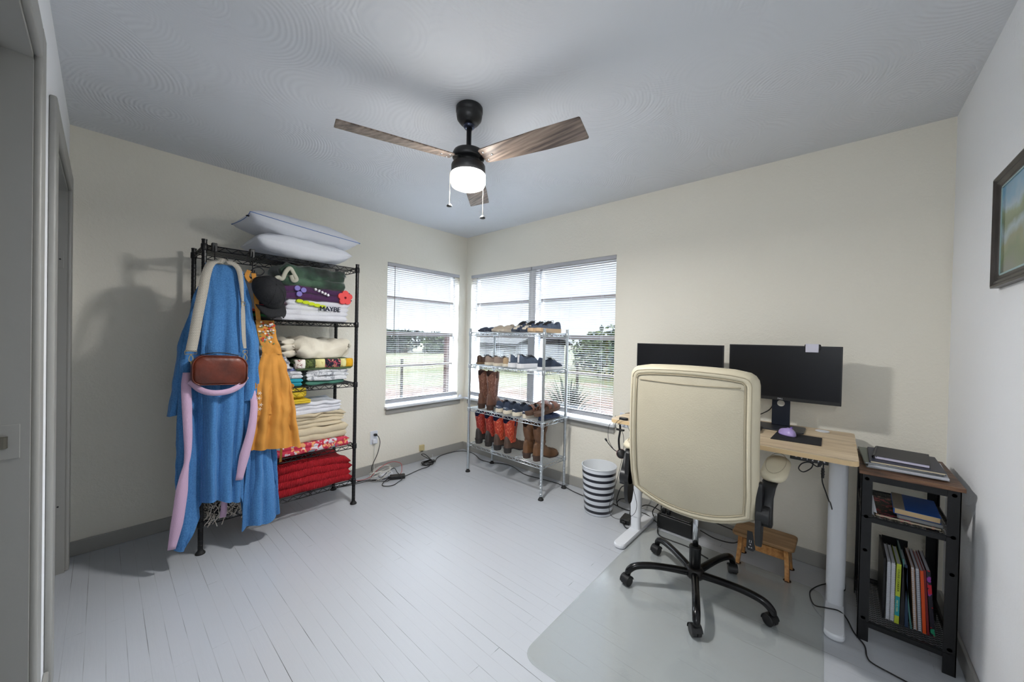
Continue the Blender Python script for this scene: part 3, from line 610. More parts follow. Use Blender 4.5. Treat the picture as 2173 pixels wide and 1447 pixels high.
b = MB(); hang(b, [(1.64,-2.42,-2.38,0),(1.45,-2.475,-2.42,.0),(1.2,-2.53,-2.455,.01),(1.0,-2.55,-2.485,.02),(.84,-2.57,-2.505,.02)], .53, .03, (1.3,.008,0), 13, hem=lambda u: .838+.008*u, nu=40, nv=40); s = b.build('sleeve', F_blue, robe, off, smooth=True)
b = MB(); hang(b, [(1.66,-2.275,-2.245,0),(1.45,-2.262,-2.20,.01),(1.2,-2.245,-2.165,.02),(.89,-2.255,-2.155,.035)], .575, .03, (1.5,.008,2), 17, hem=lambda u: .892+.012*u, nu=40, nv=40); b.build('sleeve', F_blue, robe, off, smooth=True)
def band(mb, pts, w, th=.004, wdir=(0,1,0)):
    P_ = cr(pts, 8); n = len(P_); rings = []; wd_ = Vector(wdir)
    for i, p in enumerate(P_):
        t = (P_[min(i+1,n-1)]-P_[max(i-1,0)]).normalized(); ww = w[0] if isinstance(w, (list,tuple)) and len(w) == 1 else (interp(i/(n-1), [k/(len(w)-1) for k in range(len(w))], w) if isinstance(w, (list,tuple)) else w)
        s = (wd_-t*wd_.dot(t)); s = s.normalized() if s.length > .05 else Vector((0,1,0)); nn = t.cross(s)
        rings.append([p+s*ww/2+nn*th/2, p-s*ww/2+nn*th/2, p-s*ww/2-nn*th/2, p+s*ww/2-nn*th/2])
    return mb.loft(rings)
belt = thing('robe_belt', 'pale pink terry belt draped over the blue robe and under the brown bag', 'belt', (.66, -2.4, 1.0)); off = belt.location
band(MB(), [(.622,-2.50,1.075),(.636,-2.502,1.0),(.642,-2.497,.85),(.645,-2.493,.65),(.645,-2.51,.5),(.645,-2.53,.3),(.636,-2.552,.145)], (.030,.040,.042,.036,.022,.05,.05,.032), .006).build('belt_end', F_pink, belt, off, smooth=True)
band(MB(), [(.65,-2.49,1.03),(.678,-2.45,.985),(.70,-2.40,.965),(.70,-2.33,.968),(.685,-2.27,.998),(.65,-2.235,1.04)], .030, .006, (0,0,1)).build('belt_loop', F_pink, belt, off, smooth=True)
band(MB(), [(.636,-2.205,.95),(.655,-2.20,.86),(.665,-2.215,.72),(.662,-2.245,.58),(.655,-2.268,.44)], (.03,.036,.042,.05,.034), .006).build('belt_end', F_pink, belt, off, smooth=True)
band(MB(), [(.55,-2.315,.34),(.55,-2.317,.27),(.55,-2.322,.205)], .03, .006).build('belt_end', F_pink, belt, off, smooth=True)
# crossbody bag
M_lea = mat('cognac_leather', (94,37,19), .36, bump=.5, bs=16, var=.45, vs=11, coat=.1)
bag = thing('crossbody_bag', 'cognac brown leather crossbody bag with a woven grey strap, hanging over the robe', 'bag', (.665, -2.365, 1.09)); off = bag.location
def bagf(mb, inset, x, s=1):
    return [Vector((x, -2.364+a*(1-inset), 1.088+b_*(1-inset*1.3)+(.016*math.cos(a*17)-.008)*(1 if b_ > 0 else .3)-a*.05)) for a, b_ in rrect(.248, .168, .045, 8)]
b = MB(); b.loft([bagf(b,.25,.618), bagf(b,.06,.622), bagf(b,.0,.632), bagf(b,.0,.672), bagf(b,.04,.690), bagf(b,.14,.700), bagf(b,.4,.705)]); bb = b.build('bag_body', M_lea, bag, off, smooth=True, sub=1)
b = MB(); q = bagf(b,.035,.6915); b.tube(q+[q[0]], .0032, 6); b.build('piping', M_lea, bb, off, smooth=True)
b = MB(); b.tube([(.655+.0, y, 1.088+.084+.016*math.cos((y+2.364)*17)-.008-(y+2.364)*.05+.001) for y in [-2.364-.085+.17*k/10 for k in range(11)]], .0028, 6); b.build('zipper', M_black, bb, off)
def weave():
    m = mat('grey_cream_webbing', (150,146,138), .8); b = m.node_tree.nodes['Principled BSDF']; tc = nd(m, 'ShaderNodeTexCoord'); br = nd(m, 'ShaderNodeTexBrick', Scale=1)
    br.inputs['Brick Width'].default_value = .009; br.inputs['Row Height'].default_value = .0045; br.inputs['Mortar Size'].default_value = .0009; br.inputs['Color1'].default_value = lin((128,124,116)); br.inputs['Color2'].default_value = lin((138,134,128)); br.inputs['Mortar'].default_value = lin((206,200,186))
    mp = nd(m, 'ShaderNodeMapping'); L = m.node_tree.links; sp_ = nd(m, 'ShaderNodeSeparateXYZ'); cb_ = nd(m, 'ShaderNodeCombineXYZ'); L.new(tc.outputs['Object'], sp_.inputs[0]); L.new(sp_.outputs[1], cb_.inputs[0]); L.new(sp_.outputs[2], cb_.inputs[1]); L.new(cb_.outputs[0], br.inputs[0]); L.new(br.outputs[0], b.inputs['Base Color']); return m
M_web = weave()
st = band(MB(), [(.655,-2.487,1.19),(.652,-2.475,1.27),(.648,-2.458,1.40),(.642,-2.438,1.53),(.628,-2.425,1.61),(.60,-2.40,1.68),(.57,-2.36,1.703),(.572,-2.31,1.705),(.592,-2.275,1.675),(.614,-2.264,1.60),(.632,-2.258,1.47)], (.046,.046,.046,.044,.042,.036,.036,.036,.03,.024,.012), .003).build('strap', M_web, bag, off, smooth=True)
band(MB(), [(.632,-2.258,1.475),(.640,-2.262,1.40),(.648,-2.258,1.27),(.652,-2.250,1.205)], .010, .004).build('strap', M_web, bag, off)
band(MB(), [(.632,-2.254,1.46),(.640,-2.252,1.40),(.648,-2.249,1.27),(.652,-2.246,1.205)], .010, .003).build('strap', M_web, bag, off)
MB().tube([(.634,-2.264,1.475),(.636,-2.248,1.475),(.636,-2.248,1.455),(.634,-2.264,1.455),(.634,-2.264,1.475)], .0022, 6).build('strap_slider', M_brass, bag, off)
for yy, w_ in ((-2.487,.05),(-2.248,.02)):
    MB().tube([(.656,yy-w_/2,1.192),(.656,yy+w_/2,1.192),(.658,yy+w_/2,1.176),(.658,yy-w_/2,1.176),(.656,yy-w_/2,1.192)], .0018, 6).build('ring', M_brass, bag, off)
    MB().tube(cr([(.658,yy,1.176),(.660,yy-.008,1.155),(.662,yy-.006,1.138),(.662,yy+.006,1.138),(.660,yy+.008,1.155),(.658,yy,1.176)],4), .002, 6).build('clasp', M_brass, bag, off)
    MB().tube([(.662,yy,1.138),(.660,yy*.98+(-2.364)*.02,1.118)], .0035, 6).build('clasp', M_brass, bag, off)
# apron
ap = thing('apron', 'mustard linen apron with embroidered flowers hanging right of the blue robe', 'apron', (.56, -2.1, 1.62)); off = ap.location
b = MB(); hang(b, [(1.375,-2.185,-2.085,0),(1.30,-2.175,-2.075,.0),(1.17,-2.15,-2.045,.01)], .590, .012, (1,.004,1), 21, hem=lambda u: 1.165, nu=36, nv=14); bo = b.build('bodice', F_mustard, ap, off, smooth=True)
b = MB(); hang(b, [(1.172,-2.152,-2.043,0),(1.08,-2.18,-2.02,.015),(.95,-2.195,-1.995,.022),(.8,-2.195,-1.975,.03),(.555,-2.215,-1.945,.035)], .605, .018, (4.0,.018,1), 23, hem=lambda u: lerp(.597,.572,u)+(0 if u < .93 else -.01), nu=90, nv=44); sk = b.build('skirt', F_mustard, ap, off, smooth=True)
band(MB(), [(.555,-2.190,1.66),(.572,-2.185,1.60),(.58,-2.180,1.50),(.582,-2.165,1.36)], .024, .004).build('neck_strap', F_mustard, ap, off)
band(MB(), [(.545,-2.21,1.675),(.565,-2.225,1.635),(.572,-2.205,1.60)], .022, .004).build('neck_strap', F_mustard, ap, off)
b = MB(); hang(b, [(.99,-2.185,-2.105,-.006),(.80,-2.19,-2.10,.004)], .640, .003, (1,.001,1), 25, hem=lambda u: .80, nu=24, nv=10); pk = b.build('pocket', F_mustard, ap, off, smooth=True)
band(MB(), [(.53,-2.02,.62),(.53,-2.018,.53),(.53,-2.022,.455)], .014, .002).build('apron_tie', F_mustard, ap, off)
band(MB(), [(.52,-2.0,.96),(.54,-1.965,.945),(.545,-1.985,.905),(.54,-1.99,.86)], (.03,.034,.03,.026), .002, (0,.3,1)).build('apron_tie', F_mustard, ap, off)
rnd = random.Random(4); ec = [mat('embroidery_red',(196,60,40),.8), mat('embroidery_cream',(232,222,204),.8), mat('embroidery_green',(110,118,72),.8), mat('embroidery_grey',(150,156,160),.8)]
for mi, mm in enumerate(ec):
    q = MB()
    for k in range(16):
        y = rnd.uniform(-2.165,-2.085); z = rnd.uniform(1.24,1.365)-.03*(mi == 2); q.lathe([(0,0),(.0055,.001),(.004,.002),(0,.0025)], (0,0,0), 6)
        n0 = len(q.v)-24
        for i in range(n0, len(q.v)): v = q.v[i]; q.v[i] = Vector((.6055+v.z+.004*math.sin((y+2.13)*20), y+v.x*rnd.uniform(.8,1.6), z+v.y))
    o = q.build('embroidered_flowers', mm, bo, off); o['kind'] = 'stuff'
q = MB()
for y, z in ((-2.175,.905),(-2.165,.865),(-2.172,.935),(-2.17,.84)):
    for k in range(5):
        a = 2*pi*k/5; q.cyl((.652,y,z), (.653,y+.011*math.cos(a),z+.011*math.sin(a)), .0018, n=5)
o = q.build('embroidered_daisies', ec[1], pk, off); o['kind'] = 'stuff'
# black cap
cap = thing('baseball_cap', 'plain black baseball cap hung over the apron on the second hook', 'cap', (.63, -2.11, 1.52)); off = cap.location
CM = Matrix.Translation((.615,-2.125,1.545)) @ Matrix.Rotation(math.radians(18), 4, 'Z') @ Matrix.Rotation(math.radians(8), 4, 'X') @ Matrix.Rotation(math.radians(62), 4, 'Y')
b = MB(); rings = []
for j in range(13):
    e = j/12*pi/2; r = math.cos(e)**.85; z = math.sin(e)*.095
    rings.append([Vector(((.098+.012*(j<1))*r*math.cos(a)*1.05, .088*r*math.sin(a)*(1-.0*j), z+.004*math.cos(6*a)*0)) for a in [2*pi*k/36 for k in range(36)]])
F_cap = mat('black_cotton_twill', (15,17,22), .8, bump=.2, bs=120)
b.loft(rings, (0,1)); b.move(CM); cr_ = b.build('crown', F_cap, cap, off, smooth=True, solid=.002)
b = MB(); rr = []
for j in range(8):
    u = j/7; x = .088+u*.082; hw = .086*math.sqrt(max(0.02, 1-(u*.93)**2.2)); rr.append([Vector((x-.03*(abs(s_)**2)*(1-u), s_*hw, -.004-.028*(s_*s_)*1.0+.01*u)) for s_ in [-1+2*k/14 for k in range(15)]])
b.loft(rr, (0,0), closed=False); b.move(CM); b.build('brim', F_cap, cap, off, smooth=True, solid=.003)
b = MB().lathe([(.006,.094),(.005,.098),(0,.099)], n=12); b.move(CM); b.build('button', F_cap, cr_, off, smooth=True)
b = MB()
for k in range(6):
    a = k*pi/3+pi/6; b.tube([CM @ Vector((.1035*math.cos(e)**.85*math.cos(a)*1.03, .0895*math.cos(e)**.85*math.sin(a), math.sin(e)*.096)) for e in [pi/2*j/10 for j in range(10)]], .0011, 5)
b.build('crown_seams', F_cap, cr_, off)
# dark garments with drawstring behind the cap
tag(hang(MB(), [(1.66,-2.235,-2.215,0),(1.55,-2.23,-2.17,0),(1.43,-2.205,-2.15,0)], .545, .01, (1,.004,0), 31, hem=lambda u: lerp(1.47,1.42,u), nu=24, nv=14).build('grey_scarf', mat('pale_grey_jersey', (168,170,174), .9, bump=.2), org=(.545,-2.19,1.45), smooth=True), 'strip of pale grey jersey hanging behind the black cap', 'scarf')
tag(MB().tube(cr([(.54,-2.205,1.665),(.555,-2.19,1.69),(.56,-2.16,1.70),(.56,-2.135,1.68),(.555,-2.15,1.655),(.55,-2.18,1.65),(.54,-2.20,1.63),(.545,-2.22,1.66),(.55,-2.17,1.665)],6), .003, 6).build('drawstring', M_black, org=(.55,-2.17,1.66), smooth=True), 'black drawstring looped at the second hook above the cap', 'cord')
# plush black hanger
hg = thing('clothes_hanger', 'black hanger whose arm shows between the robe and the cap', 'hanger', (.51, -2.36, 1.70)); off = hg.location
MB().tube(cr([(.508,-2.369,1.672),(.512,-2.36,1.69),(.512,-2.369,1.70)],4), .002, 6).build('hanger_hook', M_hook, hg, off)
MB().tube([(.515,-2.42,1.655),(.515,-2.36,1.675),(.53,-2.27,1.665),(.55,-2.18,1.625)], .006, 8, flat=.6).build('hanger_arm', M_black, hg, off, smooth=True)
# ------------------------------------------------------------------ metal shoe rack
SM = [1.342, 1.033, .616, .274]
wire_rack('wire_shoe_rack', 'chrome wire shelf rack full of shoes in front of the double window', 'shoe rack', .592, 1.475, -.445, -.115, 1.380, SM, M_zinc, .0122, 'x', lev=M_rubber)
M_lin = mat('dark_shoe_lining', (30,31,36), .9)
def shoe_shape(L, Wd, Hc, style):
    if style == 'slip':  hh = ((0,.06,.25,.5,.62,.8,.94,1), (.86,1,.82,.66,.80,.62,.42,.12))
    elif style == 'sandal': hh = ((0,.06,.3,.5,.7,.9,1), (.3,.3,.3,.3,.3,.3,.2))
    else: hh = ((0,.06,.22,.42,.55,.75,.92,1), (.90,1.04,.84,.94,.86,.58,.44,.14))
    ww = ((0,.03,.1,.3,.5,.72,.88,.96,1), (.25,.48,.64,.62,.72,.98,.86,.55,.16))
    return hh, ww
def make_shoe(name, label, cat, L, Wd, Hc, mu, ms, style='sneaker', sole=.028, extra=None, mlin=None, laces=None, group=None):
    """toe toward +y, heel at the origin"""
    t = thing(name, label, cat, group=group); hh, ww = shoe_shape(L, Wd, Hc, style); NS, NA = 30, 24
    bend = lambda v: .010*math.sin(v*pi)
    op0, op1 = .05, .50 if style != 'slip' else .56
    def rim(v): return .62*math.sqrt(max(0, 1-((v-(op0+op1)/2)/((op1-op0)/2))**2))
    up = MB(); rg = []; rimL = []; rimR = []
    for i in range(NS+1):
        v = i/NS; w = Wd/2*sint(v, *ww); h = Hc*sint(v, *hh); r = []
        for j in range(NA+1):
            a = pi*j/NA; c, s = math.cos(a), math.sin(a); x = w*math.copysign(abs(c)**.75, c); z = sole*.55+(h-sole*.55)*abs(s)**.8
            q = rim(v) if op0 < v < op1 else 0
            if q and abs(c) < q:   # collar opening: pull to the rim
                x = w*math.copysign(max(q, .001)**.75, c); z = sole*.55+(h-sole*.55)*(1-q*q)**.4
            r.append(Vector((x+bend(v), v*L, z)))
        rg.append(r)
    up.loft(rg, (1,1), closed=False)
    u = up.build('upper', mu, t, smooth=True)
    so = MB(); rs = []
    for z, k in ((0,.94),(.004,1.0),(sole*.8,1.04),(sole,1.0)):
        rr = []
        for sgn in (1,-1):
            rng = range(NS+1) if sgn == 1 else range(NS, -1, -1)
            for i in rng:
                v = i/NS; w = Wd/2*sint(v, *ww)*k+.002; zz = z+(.012*max(0, (v-.78)/.22)**2 if z < sole*.5 else .004*max(0,(v-.8)/.2))
                rr.append(Vector((sgn*w+bend(v), v*L+(v-.5)*.008, zz)))
        rs.append(rr)
    so.loft(rs); so.build('sole', ms, t, smooth=False, bev=.003 if 0 else 0)
    if style != 'sandal':
        li = MB(); rl = []
        for i in range(int(NS*op0)+1, int(NS*op1)+1):
            v = i/NS; w = Wd/2*sint(v, *ww); h = Hc*sint(v, *hh); q = rim(v); x = w*max(q,.001)**.75; z = sole*.55+(h-sole*.55)*(1-q*q)**.4; e = math.sin(pi*(v-op0)/(op1-op0))
            dz_ = (z-sole-.008)*min(1, e*1.8)
            rl.append([Vector((x*math.cos(pi*k/8)+bend(v), v*L, z+.0006-dz_*math.sin(pi*k/8)**.5)) for k in range(9)])
        li.loft(rl, (0,0), closed=False); li.build('lining', mlin or M_lin, t, smooth=True)
    if laces:
        tg = MB(); y0_, y1_ = .40, .70
        tg.loft([[Vector((x_*.020+bend(v), v*L-.004, Hc*sint(v,*hh)*1.0+.006-.006*x_*x_)) for x_ in (-1,-.5,0,.5,1)] for v in [lerp(.36,y1_,k/8) for k in range(9)]], (0,0), closed=False)
        tg.build('tongue', mlin or M_lin, t, smooth=True, solid=.003)
        la = MB()
        for k in range(5):
            v = lerp(.45,.67,k/4); z = Hc*sint(v,*hh)+.006; la.tube([(-.024+bend(v), v*L, z-.010), (0+bend(v), v*L+.003, z+.004), (.024+bend(v), v*L, z-.010)], .0022, 5)
        v = .46; z = Hc*sint(v,*hh)
        la.tube(cr([(0,v*L,z+.008),(.03,v*L-.008,z+.012),(.042,v*L+.006,z-.01),(.01,v*L+.004,z+.01)],5), .0018, 5); la.tube(cr([(0,v*L,z+.008),(-.03,v*L-.006,z+.014),(-.044,v*L+.008,z-.012),(-.01,v*L+.004,z+.01)],5), .0018, 5)
        la.build('laces', laces, t, smooth=True)
    if extra: extra(t, L, Wd, Hc, sole, hh, ww, bend)
    return t
def heeltab(m):
    def f(t, L, Wd, Hc, sole, hh, ww, bend): MB().bx(-.009, .009, -.005, .004, sole+.008, Hc*1.04).build('heel_tab', m, t, bev=.002)
    return f
def sidestripe(m, n=3):
    def f(t, L, Wd, Hc, sole, hh, ww, bend):
        for sg in (-1, 1):
            for k in range(n):
                v0 = .30+.07*k; pts = []
                for q in range(6):
                    v = v0+.12*q/5; w = Wd/2*sint(v,*ww); h = Hc*sint(v,*hh); s = .25+.5*q/5; a_ = math.asin(s**(1/.8)); pts.append((sg*(w*abs(math.cos(a_))**.75+.0012)+bend(v), v*L, sole*.55+(h-sole*.55)*s))
                MB().tube(pts, .003, 5, flat=.45).build('side_stripe', m, t)
    return f
def heelcup(m, words=True):
    def f(t, L, Wd, Hc, sole, hh, ww, bend):
        r = []
        for i in range(6):
            v = .0+.16*i/5; w = Wd/2*sint(v,*ww)+.002; zt_ = Hc*.62*(1-i*.08); r.append([Vector((sx_*w, v*L-.003, z)) for sx_, z in ((1,sole*.8),(1,sole+(zt_-sole)*.5),(.86,zt_))])
        o = MB(); o.loft([ [q for q in reversed(rr)] for rr in reversed(r)]+[[Vector((-p.x,p.y,p.z)) for p in reversed(rr)] for rr in r], (0,0), closed=False); o.build('heel_counter', m, t, smooth=True, solid=.002)
        MB().box((0,-.004,Hc*.52),(.026,.003,.004)).build('heel_mark', M_wp, t)
    return f
U_navy = mat('navy_knit_upper', (44,54,74), .85, bump=.4, bs=220, var=.2, vs=30); U_slate = mat('slate_knit_upper', (74,86,104), .85, bump=.4, bs=220, var=.2, vs=30)
U_beige = mat('beige_knit_upper', (172,158,140), .9, bump=.4, bs=220); U_taupe = mat('taupe_suede', (146,128,116), .9, bump=.2, bs=150); U_brown = mat('dark_brown_leather', (70,46,32), .5, bump=.2, bs=90)
U_dark = mat('charcoal_mesh_upper', (44,44,50), .85, bump=.3, bs=200)
S_tan = mat('gum_tan_sole', (196,166,130), .7); S_cream = mat('cream_sole', (216,206,186), .7); S_white = mat('white_foam_sole', (220,220,222), .65); S_navy = mat('navy_sole', (40,48,64), .6); S_beige = mat('beige_sole', (184,172,154), .7)
L_white = mat('white_laces', (222,222,220), .8); L_black = mat('black_laces', (20,20,22), .8)
def pair(builder, positions, z, toe_in, labels, group=None):
    """first copy is the built one; toe_in False = toe toward the window"""
    for i, ((x, y, dr), lb) in enumerate(zip(positions, labels)):
        o = builder if i == 0 else copy_tree(builder)
        rz = dr+(pi if toe_in else 0)
        # heel at origin: with the toe toward the room the origin goes to the back
        o.location = (x, y, z); o.rotation_euler = (0, 0, rz); o['label'] = lb
zt = SM[0]+.006; g = 'shoes on the top wire shelf'
yb = -.165
s = make_shoe('slip_on_shoe', 'x', 'shoe', .27, .088, .062, U_navy, S_navy, 'slip', .018, group='navy slip-ons')
pair(s, [(.690,yb,.05),(.775,yb,.05)], zt, True, ['navy slip-on shoe at the left end of the top shelf','navy slip-on shoe on the top shelf, second from the left end'])
s = make_shoe('slip_on_shoe', 'x', 'shoe', .29, .10, .082, U_beige, S_beige, 'slip', .024, mlin=mat('beige_lining',(120,108,96),.9), group='beige slip-ons')
pair(s, [(.890,yb+.01,.03),(.990,yb+.01,.03)], zt, True, ['beige knit slip-on shoe beside the navy slip-ons on the top shelf','beige knit slip-on shoe beside the navy camouflage sneakers on the top shelf'])
U_camo = pattern('navy_cream_camo', [(44,54,76),(206,196,178),(52,62,84)], 26, thr=(.42,.62))
s = make_shoe('sneaker', 'x', 'sneaker', .29, .10, .10, U_camo, S_navy, 'sneaker', .022, laces=L_black, group='patterned navy sneakers')
pair(s, [(1.125,yb+.02,.02),(1.225,yb+.02,.02)], zt, True, ['navy sneaker with cream pattern on the top shelf, nearer the beige shoes','navy sneaker with cream pattern on the top shelf, nearer the tan-soled pair'])
s = make_shoe('sneaker', 'x', 'sneaker', .29, .105, .095, U_slate, S_tan, 'sneaker', .034, laces=L_black, group='tan-soled slate sneakers')
pair(s, [(1.330,yb+.01,-.02),(1.425,yb+.0,-.04)], zt, True, ['slate blue sneaker with thick tan sole on the top shelf, left one of the pair','slate blue sneaker with thick tan sole at the right end of the top shelf'])
zt = SM[1]+.006; yf = -.415
s = make_shoe('oxford_shoe', 'x', 'shoe', .27, .09, .085, U_brown, mat('dark_tan_sole',(110,88,62),.7), 'sneaker', .02, laces=L_black, group='brown oxfords')
pair(s, [(.655,yf+.01,0)], zt, False, ['dark brown leather lace-up shoe at the left end of the second shelf'])
s = make_shoe('casual_shoe', 'x', 'shoe', .28, .09, .085, U_taupe, S_cream, 'sneaker', .026, laces=L_white, group='taupe shoes')
pair(s, [(.780,yf,0),(.895,yf,.03)], zt, False, ['taupe suede shoe with white laces next to the dark brown one on the second shelf','taupe suede shoe next to the slate running shoes on the second shelf'])
s = make_shoe('casual_shoe', 'x', 'shoe', .27, .08, .08, mat('tan_canvas',(176,150,118),.9), S_cream, 'sneaker', .024, laces=L_black, group='tan shoes')
pair(s, [(.985,yf+.025,.02)], zt, False, ['narrow tan canvas shoe squeezed between the taupe and slate shoes'])
s = make_shoe('running_shoe', 'x', 'running shoe', .30, .105, .11, U_slate, S_white, 'sneaker', .040, heeltab(mat('pale_heel_tab',(206,206,208),.7)), laces=L_black, group='slate running shoes')
pair(s, [(1.075,yf+.005,-.05),(1.190,yf-.01,-.08)], zt, False, ['slate running shoe with white foam sole on the second shelf, left of its pair','slate running shoe with white foam sole on the second shelf, right of its pair'])
s = make_shoe('sneaker', 'x', 'sneaker', .28, .10, .10, U_navy, S_white, 'sneaker', .024, laces=L_white)
pair(s, [(1.385,yf+.02,-.12)], zt, False, ['navy sneaker with loose white lace at the right end of the second shelf'])
zt = SM[2]+.006
s = make_shoe('sneaker', 'x', 'sneaker', .28, .105, .10, U_navy, S_cream, 'sneaker', .034, heelcup(U_slate), laces=L_white, group='navy trainers')
pair(s, [(.930,yf+.01,.05),(1.035,yf,.04)], zt, False, ['navy trainer with cream sole next to the tall brown boots','navy trainer with cream sole, second from the tall brown boots'])
s = make_shoe('sneaker', 'x', 'sneaker', .29, .11, .105, mat('dark_navy_mesh',(32,42,60),.85,bump=.4,bs=220), S_cream, 'sneaker', .034, heelcup(U_navy), laces=L_white, group='dark navy trainers')
pair(s, [(1.145,yf,.03),(1.262,yf,.0)], zt, False, ['dark navy trainer in the middle of the third shelf','dark navy trainer beside the brown sandals'])
# sandals
def make_sandal():
    m = mat('cork_sandal', (124,92,72), .8, bump=.3, bs=120); t = make_shoe('sandal', 'x', 'sandal', .28, .105, .03, m, mat('brown_outsole',(86,62,48),.8), 'sandal', .030, group='brown sandals')
    ml = mat('brown_sandal_strap', (112,72,56), .55)
    for v, w in ((.22,.03),(.52,.04),(.74,.05)):
        ww = .105/2*sint(v, *shoe_shape(1,1,1,'sandal')[1]); r = [[Vector((ww*1.04*math.cos(a), .28*v+dy, .022+.052*math.sin(a)**.7)) for a in [pi*k/12 for k in range(13)]] for dy in (-w/2, w/2)]
        MB().loft(r, (0,0), closed=False).build('strap', ml, t, smooth=True, solid=.003)
    r = [[Vector((.034*math.cos(a), .004+.05*(1-math.sin(a))*1.0, z)) for a in [pi+pi*k/10 for k in range(11)]] for z in (.05,.072)]
    return t
s = make_sandal()
for i, (x, y, z, lb) in enumerate(((1.300,-.43,zt+.030,'brown strappy sandal leaning on the navy slippers, nearer the trainers'),(1.395,-.43,zt+.036,'brown strappy sandal at the right end of the third shelf'))):
    o = s if i == 0 else copy_tree(s); o.location = (x, y, z); o.rotation_euler = (.16, 0, -.1); o['label'] = lb
s = make_shoe('slipper', 'navy house slipper lying under the sandals at the right end of the third shelf', 'slipper', .27, .095, .062, mat('navy_quilted_slipper',(34,48,78),.9,bump=.5,bs=60), S_navy, 'slip', .012)
s.location = (1.415, -.40, zt-.0); s.rotation_euler = (0,0,.05)
# western boots
def stitch_mat(name, col, line, rough=.45, sc_=26):
    m = mat(name, col, rough, bump=.15, bs=80); b = m.node_tree.nodes['Principled BSDF']; L = m.node_tree.links; tc = nd(m, 'ShaderNodeTexCoord')
    mp = nd(m, 'ShaderNodeMapping'); mp.inputs['Scale'].default_value = (1.2,1.2,.45); L.new(tc.outputs['Object'], mp.inputs[0])
    n = nd(m, 'ShaderNodeTexNoise', Scale=sc_*.9, Detail=1.0); L.new(mp.outputs[0], n.inputs[0])
    k = nd(m, 'ShaderNodeMath', operation='MULTIPLY'); k.inputs[1].default_value = 13; s_ = nd(m, 'ShaderNodeMath', operation='SINE'); L.new(n.outputs[0], k.inputs[0]); k2 = nd(m, 'ShaderNodeMath', operation='MULTIPLY'); k2.inputs[1].default_value = 3.3
    L.new(k.outputs[0], k2.inputs[0]); L.new(k2.outputs[0], s_.inputs[0]); r = nd(m, 'ShaderNodeMapRange'); r.inputs[1].default_value = .90; r.inputs[2].default_value = .99; L.new(s_.outputs[0], r.inputs[0])
    n2 = nd(m, 'ShaderNodeTexNoise', Scale=12, Detail=4); L.new(tc.outputs['Object'], n2.inputs[0]); rp = nd(m, 'ShaderNodeValToRGB'); L.new(n2.outputs[0], rp.inputs[0]); c = lin(col)
    rp.color_ramp.elements[0].position = .3; rp.color_ramp.elements[0].color = tuple(v*.6 for v in c[:3])+(1,); rp.color_ramp.elements[1].position = .7; rp.color_ramp.elements[1].color = tuple(min(1,v*1.35) for v in c[:3])+(1,)
    mx = nd(m, 'ShaderNodeMix', data_type='RGBA'); L.new(r.outputs[0], mx.inputs[0]); L.new(rp.outputs[0], mx.inputs[6]); mx.inputs[7].default_value = lin(line); L.new(mx.outputs[2], b.inputs['Base Color']); return m
